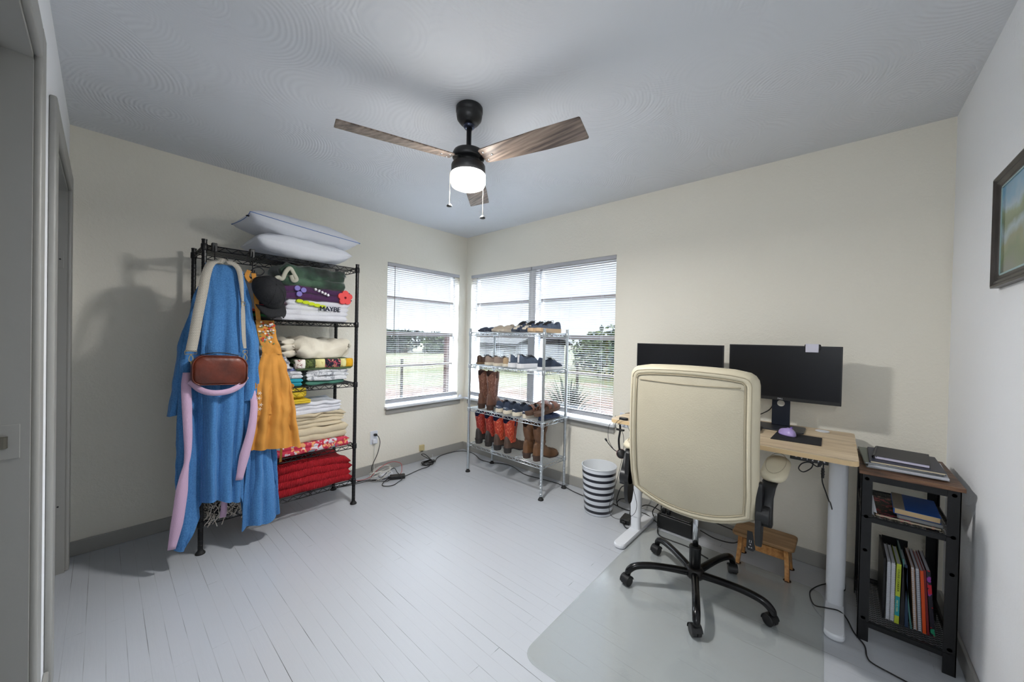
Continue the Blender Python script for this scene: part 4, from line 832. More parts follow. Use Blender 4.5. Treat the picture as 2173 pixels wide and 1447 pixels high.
def make_boot(Ht, mfoot, mshaft, msole, mlin, heel=.035, fat=1.0, slouch=0, group=None, L=.30):
    t = thing('western_boot', 'x', 'boot', group=group); Wd = .10; sole = .012; hs = heel
    zf = lambda v: hs*(1-min(1, max(0, (v-.22)/.3)))       # foot height above the heel
    ww = ((0,.03,.12,.3,.5,.72,.88,.96,1), (.30,.52,.66,.62,.68,.96,.80,.50,.14)); hh = ((0,.1,.3,.45,.6,.8,.94,1), (.10,.115,.125,.098,.076,.058,.042,.016))
    f = MB(); rg = []; NS, NA = 28, 20
    for i in range(NS+1):
        v = i/NS; w = Wd/2*sint(v,*ww); h = sint(v,*hh); r = []
        for j in range(NA+1):
            a = pi*j/NA; c, s = math.cos(a), math.sin(a); r.append(Vector((w*math.copysign(abs(c)**.8, c), v*L, zf(v)+sole*.6+h*abs(s)**.85)))
        rg.append(r)
    f.loft(rg, (1,1), closed=False); f.build('vamp', mfoot, t, smooth=True)
    so = MB(); rs = []
    for z, k in ((0,1.0),(sole,1.05)):
        rr = []
        for sg in (1,-1):
            for i in (range(NS+1) if sg == 1 else range(NS,-1,-1)):
                v = i/NS; rr.append(Vector((sg*(Wd/2*sint(v,*ww)*k+.002), v*L+(v-.5)*.008, zf(v)+z+.006*max(0,(v-.8)/.2))))
        rs.append(rr)
    so.loft(rs); so.build('sole', msole, t)
    hb_ = MB(); rr = []
    for z, k in ((0,.92),(.006,.96),(hs+.004,1.04)):
        rr.append([Vector((Wd/2*.70*k*math.cos(a)*.95, .034+.038*k*math.sin(a), z)) for a in [2*pi*q/20 for q in range(20)]])
    hb_.loft(rr).build('heel', msole, t)
    z0_ = hs+.085
    def ring(z, inn=0):
        u = (z-z0_)/(Ht-z0_); rx = (.036+.018*sint(u,(0,.35,.8,1),(0,.35,1,1.1)))*fat-inn; ry = (.052+.016*sint(u,(0,.35,.8,1),(0,.4,1,1.1)))*fat-inn; yc = .070-.006*u+slouch*math.sin(u*9)*.004
        top = z >= Ht-1e-6; r = []
        for k in range(32):
            a = 2*pi*k/32; dz_ = -(.045*abs(math.sin(a))**6+.0) + .0 if top else 0
            wr = slouch*.004*math.sin(z*130+a*2)*math.exp(-((u-.12)/.18)**2)
            r.append(Vector(((rx+wr)*math.cos(a), yc+(ry+wr)*math.sin(a), z+(dz_ if top else (dz_ if u < .8 else -(.045*abs(math.sin(a))**6)*(u-.8)/.2)))))
        return r
    sh = MB(); zs = [z0_-.03, z0_-.01]+[lerp(z0_, Ht, k/18) for k in range(1,19)]
    rings = [ring(z) for z in zs]+[ring(Ht, .004)]+[ring(lerp(Ht,Ht-.12,k/5), .005) for k in range(1,6)]
    sh2 = MB().loft([ring(z) for z in zs], (0,0)).build('shaft', mshaft, t, smooth=True)
    MB().loft([ring(Ht, 0)]+[ring(lerp(Ht-.001, Ht-.14, k/6), .0045) for k in range(0,7)], (0,1)).build('lining', mlin, t, smooth=True)
    for sg in (1,-1):
        rx = .054*fat*1.02; MB().tube(cr([(sg*(rx+.001),.058,Ht-.06),(sg*(rx+.004),.062,Ht-.01),(sg*rx,.064,Ht+.006),(sg*(rx-.006),.066,Ht-.012)],4), .008, 8, flat=.2).build('pull_strap', mlin, t, smooth=True)
        MB().tube([(sg*(.037*fat+.017*fat*sint((z-z0_)/(Ht-z0_),(0,.35,.8,1),(0,.35,1,1.1))), .07, z) for z in [lerp(z0_, Ht-.005, k/14) for k in range(15)]], .0018, 5).build('side_welt', mfoot, t)
    return t
B_tall = stitch_mat('tooled_brown_shaft', (104,66,50), (168,130,110)); B_foot = mat('walnut_boot_leather', (94,62,46), .5, bump=.2, bs=60, var=.2, vs=14)
b = make_boot(.358, B_foot, B_tall, mat('boot_sole_brown',(66,46,36),.7), mat('dark_boot_lining',(56,34,28),.8), group='tall brown boots')
for i, (x, lb) in enumerate(((.700,'tall brown stitched western boot at the left end of the third shelf'),(.815,'tall brown stitched western boot beside the navy trainers'))):
    o = b if i == 0 else copy_tree(b); o.location = (x, -.415, SM[2]+.006); o.rotation_euler = (0,0,.04); o['label'] = lb
B_red = stitch_mat('stitched_red_shaft', (172,54,34), (222,142,100)); B_redd = stitch_mat('stitched_dark_red_shaft', (142,38,30), (206,112,84)); B_dk = mat('dark_oiled_leather', (52,46,44), .5, bump=.2, bs=60, var=.25, vs=14)
M_bs = mat('black_lug_sole', (46,43,42), .8); Lnavy = mat('navy_boot_lining', (24,26,66), .8)
b = make_boot(.300, B_dk, B_redd, M_bs, Lnavy, group='dark red boots', fat=1.05)
for i, (x, lb) in enumerate(((.668,'dark red stitched boot at the left end of the bottom shelf'),(.800,'dark red stitched boot beside the bright red ones'))):
    o = b if i == 0 else copy_tree(b); o.location = (x, -.41, SM[3]+.006); o.rotation_euler = (0,0,.03); o['label'] = lb
b = make_boot(.302, mat('brown_oiled_leather', (78,60,50), .5, bump=.2, bs=60, var=.25, vs=14), B_red, M_bs, Lnavy, group='bright red boots', fat=1.08)
for i, (x, lb) in enumerate(((.935,'bright orange-red stitched boot, left one of its pair on the bottom shelf'),(1.060,'bright orange-red stitched boot, right one of its pair on the bottom shelf'))):
    o = b if i == 0 else copy_tree(b); o.location = (x, -.43, SM[3]+.006); o.rotation_euler = (0,0,-.02); o['label'] = lb
b = make_boot(.305, mat('tan_distressed_leather', (104,72,46), .5, bump=.3, bs=40, var=.35, vs=12), mat('distressed_brown_shaft', (96,66,44), .5, bump=.3, bs=40, var=.35, vs=12), mat('boot_sole_dark',(70,54,46),.8), mat('brown_lining',(64,40,28),.8), group='plain brown boots', slouch=1.0)
for i, (x, lb) in enumerate(((1.262,'plain brown leather boot on the bottom shelf, left of its pair'),(1.372,'plain brown leather boot at the right end of the bottom shelf'))):
    o = b if i == 0 else copy_tree(b); o.location = (x, -.41, SM[3]+.006); o.rotation_euler = (0,0,-.06); o['label'] = lb
# ------------------------------------------------------------------ standing desk
M_oak = wood_mat('light_oak_laminate', (190,166,134), (208,186,154), (222,202,172), (1.0, 12, 12), 3.2, .42, .04)
M_edge = mat('oak_edge_band', (218,190,146), .45)
M_dw = mat('desk_white_metal', (222,225,230), .38)
ZD = .815
desk = thing('standing_desk', 'sit-stand desk with light oak top and white metal legs against the right wall', 'desk', (2.747, -.37, 0)); off = desk.location
def slab(x0, x1, y0, y1, z0, z1, r=.035, front=True):
    pts = []
    for cx, cy, a0 in ((x1-r, y1-r, 0), (x0+r, y1-r, pi/2), (x0+r, y0+r, pi), (x1-r, y0+r, 1.5*pi)):
        for k in range(7): a = a0+pi/2*k/6; pts.append((cx+r*math.cos(a), cy+r*math.sin(a)))
    return MB().loft([[Vector((x, y, z)) for x, y in pts] for z in (z0, z1)])
slab(2.187, 3.308, -.702, -.355, .792, ZD, .03).build('desktop', M_oak, desk, off, bev=.0015); slab(2.187, 3.308, -.354, -.045, .792, ZD, .02).build('desktop', M_oak, desk, off, bev=.0015)
slab(2.186, 3.309, -.703, -.044, .7915, .8115, .03).build('edge_band', M_edge, desk, off)
def ovalp(x, y, wx, wy, z0, z1):
    return MB().loft([[Vector((x+px_, y+py_, z)) for px_, py_ in rrect(wx, wy, min(wx, wy)*.48, 8)] for z in (z0, z1)])
for xc in (2.235, 3.247):
    ovalp(xc, -.385, .072, .052, .115, .772).build('outer_column', M_dw, desk, off, smooth=False, bev=.001)
    ovalp(xc, -.385, .064, .044, .028, .13).build('inner_column', M_dw, desk, off)
    f = MB(); P2 = rrect(.072, .575, .03, 8); f.loft([[Vector((xc+a*k, -.368+b_*kk, z)) for a, b_ in P2] for z, k, kk in ((.004,.93,.99),(.012,1,1),(.022,1,1),(.030,.9,.985))]); f.build('foot', M_dw, desk, off, smooth=False)
    for yy in (-.62,-.12): MB().cyl((xc, yy, 0), (xc, yy, .006), .016, n=16).build('leveling_pad', M_rubber, desk, off)
    MB().bx(xc-.02, xc+.02, -.62, -.12, .770, .792).build('side_bracket', M_dw, desk, off)
MB().bx(2.25, 3.24, -.41, -.36, .742, .78).build('crossbeam', M_dw, desk, off, bev=.003)
MB().lathe([(.001,ZD+.0005),(.031,ZD+.0005),(.031,ZD+.003),(.028,ZD+.004),(0,ZD+.0042)], (3.176,-.118,0), 28).build('cable_grommet', M_white, desk, off)
MB().lathe([(.001,ZD+.0005),(.031,ZD+.0005),(.031,ZD+.003),(.028,ZD+.004),(0,ZD+.0042)], (2.32,-.118,0), 28).build('cable_grommet', M_white, desk, off)
cp = MB().bx(3.075, 3.212, -.655, -.56, .764, .7915).build('control_panel', M_black, desk, off, bev=.003)
Mf = lambda x, y, z: Matrix.Translation((x, y, z)) @ Matrix.Rotation(pi/2, 4, 'X')
for s_, x in (('^',3.098),('v',3.118),('1',3.138),('2',3.157),('3',3.177),('4',3.197)):
    text_mesh('panel_symbol', s_, .016, M_wp, cp, Matrix.Translation(-off) @ Mf(x, -.6556, .777))
# monitors
M_scr = mat('dark_screen', (8,10,16), .3, spec=.35)
def monitor(label, xc, y, w, h, zt, rz=0):
    t = thing('monitor', label, 'monitor', (xc, y, ZD), rz); 
    z1 = zt-ZD; z0 = z1-h
    MB().bx(-w/2, w/2, 0, .012, z0, z1).build('bezel', M_black, t, bev=.002)
    MB().bx(-w/2+.006, w/2-.006, -.0008, .001, z0+.019, z1-.006).build('screen', M_scr, t)
    b = MB(); b.loft([[Vector((a, yy, (z0+z1)/2+c)) for a, c in rrect(w*k, h*k2, .02, 4)] for yy, k, k2 in ((.012,.94,.9),(.028,.8,.74),(.04,.5,.5))]); b.build('rear_housing', M_black, t, smooth=False)
    st = MB(); st.bx(-.043, .043, .045, .062, 0.008, z0+.02); so = st.build('stand_column', mat('dark_steel_blue', (34,40,52), .35, metal=.5), t, bev=.003)
    MB().lathe([(0,0),(.018,0),(.018,.002),(0,.002)], (0,0,0), 24).move(Matrix.Translation((.0,.0445,z0-.022)) @ Matrix.Rotation(pi/2, 4, 'X')).build('cable_hole', mat('pale_rear_wall_gap', (190,188,178), .8), so)
    MB().bx(-.03, .03, .036, .05, z0+.0, z0+.13).build('mount', M_black, t)
    b = MB(); b.loft([[Vector((a, -.01+c, z)) for a, c in rrect(.23, .185, .012, 4)] for z in (0, .008)]); b.build('stand_base', mat('gunmetal', (60,62,68), .35, metal=.6), t, bev=.002)
    text_mesh('maker_lettering', 'DELL', .0115, mat('pale_grey_print', (190,192,196), .5), t, Mf(0, -.0009, z0+.0095))
    return t
monitor('black monitor on the left of the desk, half hidden behind the chair back', 2.424, -.225, .555, .318, 1.281, 0)
monitor('black monitor on the right of the desk with a white notepad clipped on top', 2.989, -.20, .524, .316, 1.290, 0)
npd = thing('notepad', 'small white notepad clipped onto the top edge of the right monitor', 'notepad', (3.124, -.205, 1.28)); off = npd.location
b = MB()
for k in range(7): b.bx(3.097, 3.150+.0004*k, -.2075-.0012*k, -.2085-.0012*k, 1.2555+.0002*k, 1.3015)
b.build('pages', mat('lilac_white_paper', (206,206,220), .8), npd, off)
MB().bx(3.092, 3.162, -.206, -.186, 1.268, 1.300).build('clip', M_black, npd, off, bev=.006)
# keyboard, mouse, pad
kb = thing('keyboard', 'black keyboard on the desk, mostly hidden by the chair back', 'keyboard', (2.70, -.39, ZD)); off = kb.location
MB().bx(2.48, 2.925, -.455, -.320, ZD+.001, ZD+.017).build('case', M_black, kb, off, bev=.005)
for r_ in range(5):
    MB().add([], []); k_ = MB()
    for c in range(22): k_.box((2.494+.0192*c, -.440+.0255*r_, ZD+.021), (.016, .021, .008))
    k_.build('key_row', mat('charcoal_keycaps', (40,42,50), .6), kb, off)
tag(MB().add([Vector(v) for v in ((2.985,-.535,ZD+.0005),(3.182,-.515,ZD+.0005),(3.180,-.325,ZD+.0005),(2.992,-.318,ZD+.0005),(2.985,-.535,ZD+.004),(3.182,-.515,ZD+.004),(3.180,-.325,ZD+.004),(2.992,-.318,ZD+.004))], [(3,2,1,0),(4,5,6,7),(0,1,5,4),(1,2,6,5),(2,3,7,6),(3,0,4,7)]).build('mouse_pad', mat('black_cloth_pad', (24,24,28), .85), org=(3.08,-.42,ZD), bev=.001), 'black mouse pad on the right side of the desk', 'mouse pad')
mo = thing('computer_mouse', 'lavender wireless mouse on the black pad', 'mouse', (3.042, -.385, ZD+.004)); off = mo.location
b = MB(); rg = []
for k in range(12):
    e = k/11*pi/2; rr = math.cos(e)**.7; rg.append([Vector((3.042+.034*rr*math.cos(a)*(1+.12*math.sin(a)), -.385+.056*rr*math.sin(a), ZD+.006+.034*math.sin(e)-.004*math.sin(a)*math.sin(e))) for a in [2*pi*j/30 for j in range(30)]])
M_lav = mat('lavender_plastic', (170,150,206), .35, coat=.3); b.loft(rg); b.move(Matrix.Translation((3.042,-.385,0)) @ Matrix.Rotation(.5, 4, 'Z') @ Matrix.Translation((-3.042,.385,0))); b.build('shell', M_lav, mo, off, smooth=True)
MB().lathe([(.001,ZD+.0045),(.034,ZD+.0045),(.035,ZD+.008),(.001,ZD+.008)], (3.042,-.385,0), 24).build('base_ring', mat('deep_purple_plastic',(110,84,160),.4), mo, off)
MB().cyl((3.052,-.350,ZD+.033), (3.060,-.352,ZD+.033), .009, n=14).build('scroll_wheel', mat('deep_purple_plastic',(0,0,0)), mo, off)
# headset with its cord, hub
hs = thing('headset', 'black wired headset with boom microphone hanging at the left end of the desk', 'headset', (2.16, -.5, .70)); off = hs.location
MB().tube(cr([(2.158,-.5,.742),(2.158,-.495,.72),(2.160,-.5,.69),(2.158,-.51,.64),(2.160,-.505,.585),(2.165,-.5,.562)],5), .010, 8, flat=.55).build('headband', M_black, hs, off, smooth=True)
MB().box((2.162,-.5,.703), (.054,.02,.012)).build('temple_pad', M_black, hs, off, bev=.004)
MB().tube([(2.158,-.5,.755),(2.158,-.5,.738)], .011, 10).build('hook_mount', M_chrome, hs, off)
MB().lathe([(0,-.014),(.022,-.014),(.029,-.008),(.031,0),(.029,.010),(.02,.016),(0,.016)], (0,0,0), 24).move(Matrix.Translation((2.172,-.5,.545)) @ Matrix.Rotation(math.radians(70), 4, 'X') @ Matrix.Rotation(.5, 4, 'Y')).build('ear_cup', M_black, hs, off, smooth=True)
MB().lathe([(.0305,.002),(.0315,.004),(.0305,.006)], (0,0,0), 24, (0,0)).move(Matrix.Translation((2.172,-.5,.545)) @ Matrix.Rotation(math.radians(70), 4, 'X') @ Matrix.Rotation(.5, 4, 'Y')).build('red_ring', mat('red_trim', (150,30,34), .4), hs, off)
MB().tube(cr([(2.150,-.5,.552),(2.122,-.503,.562),(2.092,-.505,.586),(2.068,-.507,.612)],6), .0028, 7).build('microphone_boom', M_black, hs, off, smooth=True)
MB().tube([(2.070,-.507,.610),(2.058,-.508,.626)], [.006,.007], 10).build('microphone', M_black, hs, off, smooth=True)
yq = -.5
MB().tube(cr([(2.125,yq,.792),(2.118,yq,.777),(2.079,yq,.71),(2.077,yq,.629),(2.11,yq,.572),(2.150,yq,.547)]), .0015, 6).build('cord', M_cable, hs, off, smooth=True)
MB().tube(cr([(2.278,-.705,.820),(2.262,-.712,.822),(2.235,-.712,.80),(2.215,-.68,.76),(2.207,-.56,.70),(2.187,yq,.573),(2.161,yq,.425),(2.118,yq,.255),(2.096,yq,.168),(2.115,yq,.11),(2.189,yq,.113),(2.265,yq,.17),(2.286,yq,.238),(2.264,yq,.33),(2.23,yq,.443),(2.182,yq,.53)]), .0015, 6).build('cord', M_cable, hs, off, smooth=True)
MB().tube(cr([(2.30,-.30,ZD+.002),(2.24,-.45,ZD+.004),(2.182,-.5,ZD-.01),(2.228,-.5,.70),(2.225,-.5,.612),(2.190,-.5,.558)]), .0015, 6).build('cord', M_cable, hs, off, smooth=True)
tag(MB().loft([[Vector((2.268+a, -.685+b_, z)) for a, b_ in rrect(.055*k, .028*k, .012, 6)] for z, k in ((ZD+.0005,.96),(ZD+.004,1),(ZD+.011,1),(ZD+.014,.9))]).build('headset_control', M_black, org=(2.268,-.685,ZD), smooth=False), 'small black inline controller lying on the left front corner of the desk', 'controller')
tag(MB().tube(cr([(2.235,-.05,ZD+.002),(2.225,-.035,.90),(2.230,-.03,.985),(2.26,-.05,1.03),(2.29,-.12,1.02),(2.33,-.17,1.0)]), .0018, 6).build('monitor_cable', M_cable, org=(2.24,-.04,ZD), smooth=True), 'thin cable arching up behind the left edge of the chair to the left monitor', 'cable')
tag(MB().tube(cr([(3.02,-.145,.93),(2.99,-.12,.965),(2.96,-.13,.955),(2.93,-.11,.90),(2.88,-.09,.86),(2.835,-.09,.835),(2.83,-.10,ZD+.006)]), .003, 6).build('monitor_cable', M_cable, org=(2.9,-.1,ZD), smooth=True), 'black cable looping behind the stand of the right monitor down to the desk', 'cable')
tag(MB().tube(cr([(2.86,-.09,1.0),(2.84,-.085,.94),(2.835,-.085,.87),(2.832,-.088,ZD+.004)]), .0015, 6).build('monitor_cable', M_cable, org=(2.83,-.09,ZD), smooth=True), 'thin straight cable hanging left of the right monitor stand', 'cable')
# cables from the control box
yk = -.6
tag(MB().tube(cr([(3.158,yk,.764),(3.152,yk,.727),(3.123,yk,.70),(3.105,yk,.712),(3.117,yk,.738),(3.144,yk,.75),(3.173,yk,.737),(3.188,yk,.757)]), .0026, 6).build('looped_cable', M_cable, org=(3.15,yk,.72), smooth=True), 'short black cable looped under the desk control box', 'cable')
pc = thing('desk_power_lead', 'black power lead hanging from the desk control box and trailing over the floor', 'cord', (3.2, -.5, .4)); off = pc.location
MB().tube(cr([(3.194,yk,.764),(3.193,yk,.729),(3.191,-.6,.677),(3.206,-.58,.617),(3.216,-.55,.575),(3.222,-.45,.53),(3.24,-.34,.40),(3.272,-.30,.18),(3.285,-.26,.06),(3.278,-.20,.012),(3.25,-.15,.006),(3.205,-.19,.006),(3.165,-.27,.006),(3.150,-.34,.006),(3.17,-.44,.010),(3.215,-.47,.033),(3.262,-.455,.034),(3.29,-.47,.02),(3.314,-.535,.006),(3.345,-.60,.006),(3.35,-.67,.006),(3.366,-.70,.006),(3.423,-.715,.006),(3.49,-.73,.006)], 10), .0028, 6).build('wire', M_cable, pc, off, smooth=True)
b = MB()
for z in (.70,.706,.712,.718,.724): b.cyl((3.192,yk,z), (3.192,yk,z+.004), .0072 if int(z*1000)%4 else .0058, n=8)
b.cyl((3.192,yk,.69),(3.192,yk,.735),.0055,n=8); b.build('connector', M_black, pc, off)
MB().box((3.183,yk,.752), (.012,.012,.026), R=Matrix.Rotation(.5,3,'Y')).build('plug', M_black, pc, off, bev=.002)
# ------------------------------------------------------------------ chair mat
matm = bpy.data.materials.new('clear_vinyl'); matm.use_nodes = True; nt = matm.node_tree; nt.nodes.clear()
o_ = nt.nodes.new('ShaderNodeOutputMaterial'); tr = nt.nodes.new('ShaderNodeBsdfTransparent'); gl = nt.nodes.new('ShaderNodeBsdfGlossy'); df = nt.nodes.new('ShaderNodeBsdfDiffuse'); a1 = nt.nodes.new('ShaderNodeMixShader'); a2 = nt.nodes.new('ShaderNodeMixShader'); fr = nt.nodes.new('ShaderNodeFresnel')
fr.inputs[0].default_value = 1.8; tr.inputs[0].default_value = (.95,.96,.95,1); gl.inputs['Roughness'].default_value = .16; gl.inputs[0].default_value = (1,1,1,1); df.inputs[0].default_value = lin((206,210,210))
tcn = nt.nodes.new('ShaderNodeTexCoord'); nn = nt.nodes.new('ShaderNodeTexNoise'); nn.inputs['Scale'].default_value = 14; nn.inputs['Detail'].default_value = 6; bpn = nt.nodes.new('ShaderNodeBump'); bpn.inputs['Strength'].default_value = .12; bpn.inputs['Distance'].default_value = .01
a1.inputs[0].default_value = .22
nt.links.new(tcn.outputs['Object'], nn.inputs[0]); nt.links.new(nn.outputs[0], bpn.inputs['Height']); nt.links.new(bpn.outputs[0], gl.inputs['Normal'])
nt.links.new(tr.outputs[0], a1.inputs[1]); nt.links.new(df.outputs[0], a1.inputs[2]); ge = nt.nodes.new('ShaderNodeNewGeometry'); mf = nt.nodes.new('ShaderNodeMath'); mf.operation = 'SUBTRACT'; mf.use_clamp = True; nt.links.new(fr.outputs[0], mf.inputs[0]); nt.links.new(ge.outputs['Backfacing'], mf.inputs[1]); nt.links.new(mf.outputs[0], a2.inputs[0]); nt.links.new(a1.outputs[0], a2.inputs[1]); nt.links.new(gl.outputs[0], a2.inputs[2]); nt.links.new(a2.outputs[0], o_.inputs[0])
def corner(pts, r, n=7):
    out = []
    for i, p in enumerate(pts):
        p = Vector(p); a = (Vector(pts[i-1])-p).normalized(); c = (Vector(pts[(i+1)%len(pts)])-p).normalized()
        for k in range(n+1):
            t = k/n; q0 = p+a*r; q1 = p+c*r; out.append(q0*(1-t)**2+p*2*t*(1-t)+q1*t*t)
    return out
cc = corner([(2.262,-.24,0),(2.290,-1.655,0),(3.235,-1.60,0),(3.205,-.27,0)], .085)
ctr = sum(cc, Vector())/len(cc)
b = MB(); b.loft([[Vector((p.x,p.y,.0005)) for p in cc], [Vector((p.x,p.y,.0018)) for p in cc], [ctr.lerp(p,.985).xy.to_3d()+Vector((0,0,.0032)) for p in cc]])
tag(b.build('chair_mat', matm, org=(2.75,-.95,0)), 'clear plastic chair mat on the floor under the desk chair', 'floor mat')
# ------------------------------------------------------------------ office chair
M_crm = mat('cream_leatherette', (206,197,172), .48, bump=.12, bs=160, var=.05, vs=5)
M_crmb = mat('cream_leatherette_back', (190,182,160), .6, bump=.1, bs=160, var=.06, vs=4)
M_seam = mat('soiled_cream_piping', (170,160,136), .6)
cx0, cy0 = 2.70, -.735
ch = thing('office_chair', 'cream leatherette office chair on a black five-star base, seen from behind', 'chair', (cx0, cy0, 0)); off = ch.location
def back_outline(inset, n=14):
    zt, zb, hw = 1.178, .545, .274
    pts = []
    w = hw-inset; r = max(.012, .055-inset*.8)
    # top edge, left to right, slightly arched
    def bot(x): return (.470-.035*0)+.085*abs(x/hw)**2.2+inset
    for k in range(5): a = pi/2*k/4; pts.append((-w+r-r*math.cos(a)*1.0 if 0 else -w+r-r*math.cos(a), zt-inset-r+r*math.sin(a)))
    for k in range(1, 12): x = lerp(-w+r, w-r, k/12); pts.append((x, zt-inset+.012*(1-(x/w)**2)))
    for k in range(5): a = pi/2-pi/2*k/4; pts.append((w-r+r*math.cos(a), zt-inset-r+r*math.sin(a)))
    for k in range(1, 9): z = lerp(zt-inset-r, zb+inset+.02, k/9); pts.append((w*(1+.028*math.sin(pi*(zt-z)/(zt-zb))*0+.02*((zt-z)/(zt-zb))), z))
    for k in range(0, 17): x = lerp(w*1.02-.006, -w*1.02+.006, k/16); pts.append((x, bot(x)))
    for k in range(1, 9): z = lerp(zb+inset+.02, zt-inset-r, k/9); pts.append((-w*(1+.02*((zt-z)/(zt-zb))), z))
    return pts
def bk(x, z, y):     # lean and wrap of the backrest; y: 0 = rear face
    return Vector((2.721+x, -1.035+y+(1.15-z)*.10+.20*x*x-.03*math.sin(pi*(z-.45)/.7), z))
b = MB(); rg = [[bk(x*k, lerp(.83, z, k), -.010*(1-k)) for x, z in back_outline(.045)] for k in (.02,.35,.7,.9)]
rg += [[bk(x, z, y) for x, z in back_outline(i)] for i, y in ((.045,.002),(.040,-.004),(.030,-.012),(.012,.002),(.0,.020),(.0,.055),(.012,.078),(.04,.092))]
rg += [[bk(x*k, lerp(.83, z, k), .10) for x, z in back_outline(.04)] for k in (.8,.4,.02)]
bkrest = b.loft(rg).build('backrest', M_crm, ch, off, smooth=True)
b = MB(); o2 = back_outline(.048); rg = [[bk(x*k, lerp(.83, z, k), -.0035-.013*(1-k**3)) for x, z in o2] for k in (1.0,.97,.9,.7,.35,.02)]
b.loft(rg, (0,1)).build('rear_panel', M_crmb, bkrest, off, smooth=True)
for ins, rr, yy in ((.044,.0028,-.006),(.022,.002,-.008)):
    q = [bk(x, z, yy) for x, z in back_outline(ins)]; MB().tube(q+[q[0]], rr, 6).build('piping', M_seam, bkrest, off, smooth=True)
# fold of the headrest roll
MB().tube([bk(lerp(-.215,.215,k/20), 1.112-.006*math.sin(k/20*pi), -.0065 if 0 else -.010) for k in range(21)], .0024, 6).build('headrest_seam', M_seam, bkrest, off, smooth=True)
b = MB(); b.loft([[Vector((2.715+a*k, -.70+c*k, z)) for a, c in rrect(.50, .46, .10, 8)] for z, k in ((.485,.84),(.490,.93),(.505,1),(.545,1.0),(.57,.95),(.58,.75),(.582,.02))]); b.build('seat', M_crm, ch, off, smooth=True)
MB().bx(2.61, 2.81, -.84, -.62, .44, .486).build('seat_mechanism', M_blackm, ch, off, bev=.006)
MB().cyl((cx0, cy0, .21), (cx0, cy0, .455), .014, n=20).build('gas_lift_rod', M_chrome, ch, off, smooth=True)
MB().lathe([(.0,.075),(.026,.075),(.028,.22),(.030,.232),(.027,.238),(.014,.238)], (cx0,cy0,0), 28).build('gas_lift_cover', M_blackm, ch, off, smooth=True)
MB().lathe([(.0,.07),(.03,.07),(.042,.082),(.042,.118),(.034,.128),(.0,.128)], (cx0,cy0,0), 28).build('base_hub', mat('worn_black_metal', (36,34,33), .4, metal=.4, var=.5, vs=30), ch, off, smooth=True)
for k in range(5):
    a = math.radians(-1.5+72*k); d_ = Vector((math.cos(a), math.sin(a), 0)); c0 = Vector((cx0, cy0, 0))
    pts = cr([c0+d_*.025+Vector((0,0,.098)), c0+d_*.12+Vector((0,0,.108)), c0+d_*.22+Vector((0,0,.112)), c0+d_*.295+Vector((0,0,.102)), c0+d_*.330+Vector((0,0,.078)), c0+d_*.338+Vector((0,0,.056))], 6)
    lg = MB().tube(pts, [interp(i/(len(pts)-1), (0,.3,.7,1), (.019,.017,.0175,.015)) for i in range(len(pts))], 14).build('leg', mat('worn_black_enamel', (14,14,16), .22, metal=.3), ch, off, smooth=True)
    p = c0+d_*.335; ca = a+(1.1,2.3,.4,-.9,2.0)[k]; ax = Vector((math.cos(ca), math.sin(ca), 0)); tr_ = Vector((-math.sin(ca), math.cos(ca), 0))
    cs_ = MB().cyl(p+Vector((0,0,.040)), p+Vector((0,0,.066)), .0055, n=12).build('caster', M_chrome, ch, off)
    for sg in (-1, 1):
        q = p+tr_*.010+ax*(sg*.011)
        MB().tube([q-ax*.0105+Vector((0,0,.0275)), q-ax*.008+Vector((0,0,.0275)), q+ax*.008+Vector((0,0,.0275)), q+ax*.0105+Vector((0,0,.0275))], [.020,.0255,.0255,.020], 24).build('wheel', M_black, cs_, off, smooth=False)
    hd = MB(); r = []
    for j in range(11):
        an = pi*(-.05+1.0*j/10); r.append([p+tr_*(.010+.029*math.cos(an))+ax*w+Vector((0,0,.0275+.029*math.sin(an))) for w in (-.023,.023)]+[p+tr_*(.010+.0265*math.cos(an))+ax*w+Vector((0,0,.0275+.0265*math.sin(an))) for w in (.023,-.023)])
    hd.loft(r).build('wheel_hood', M_black, cs_, off, smooth=False, bev=.002)
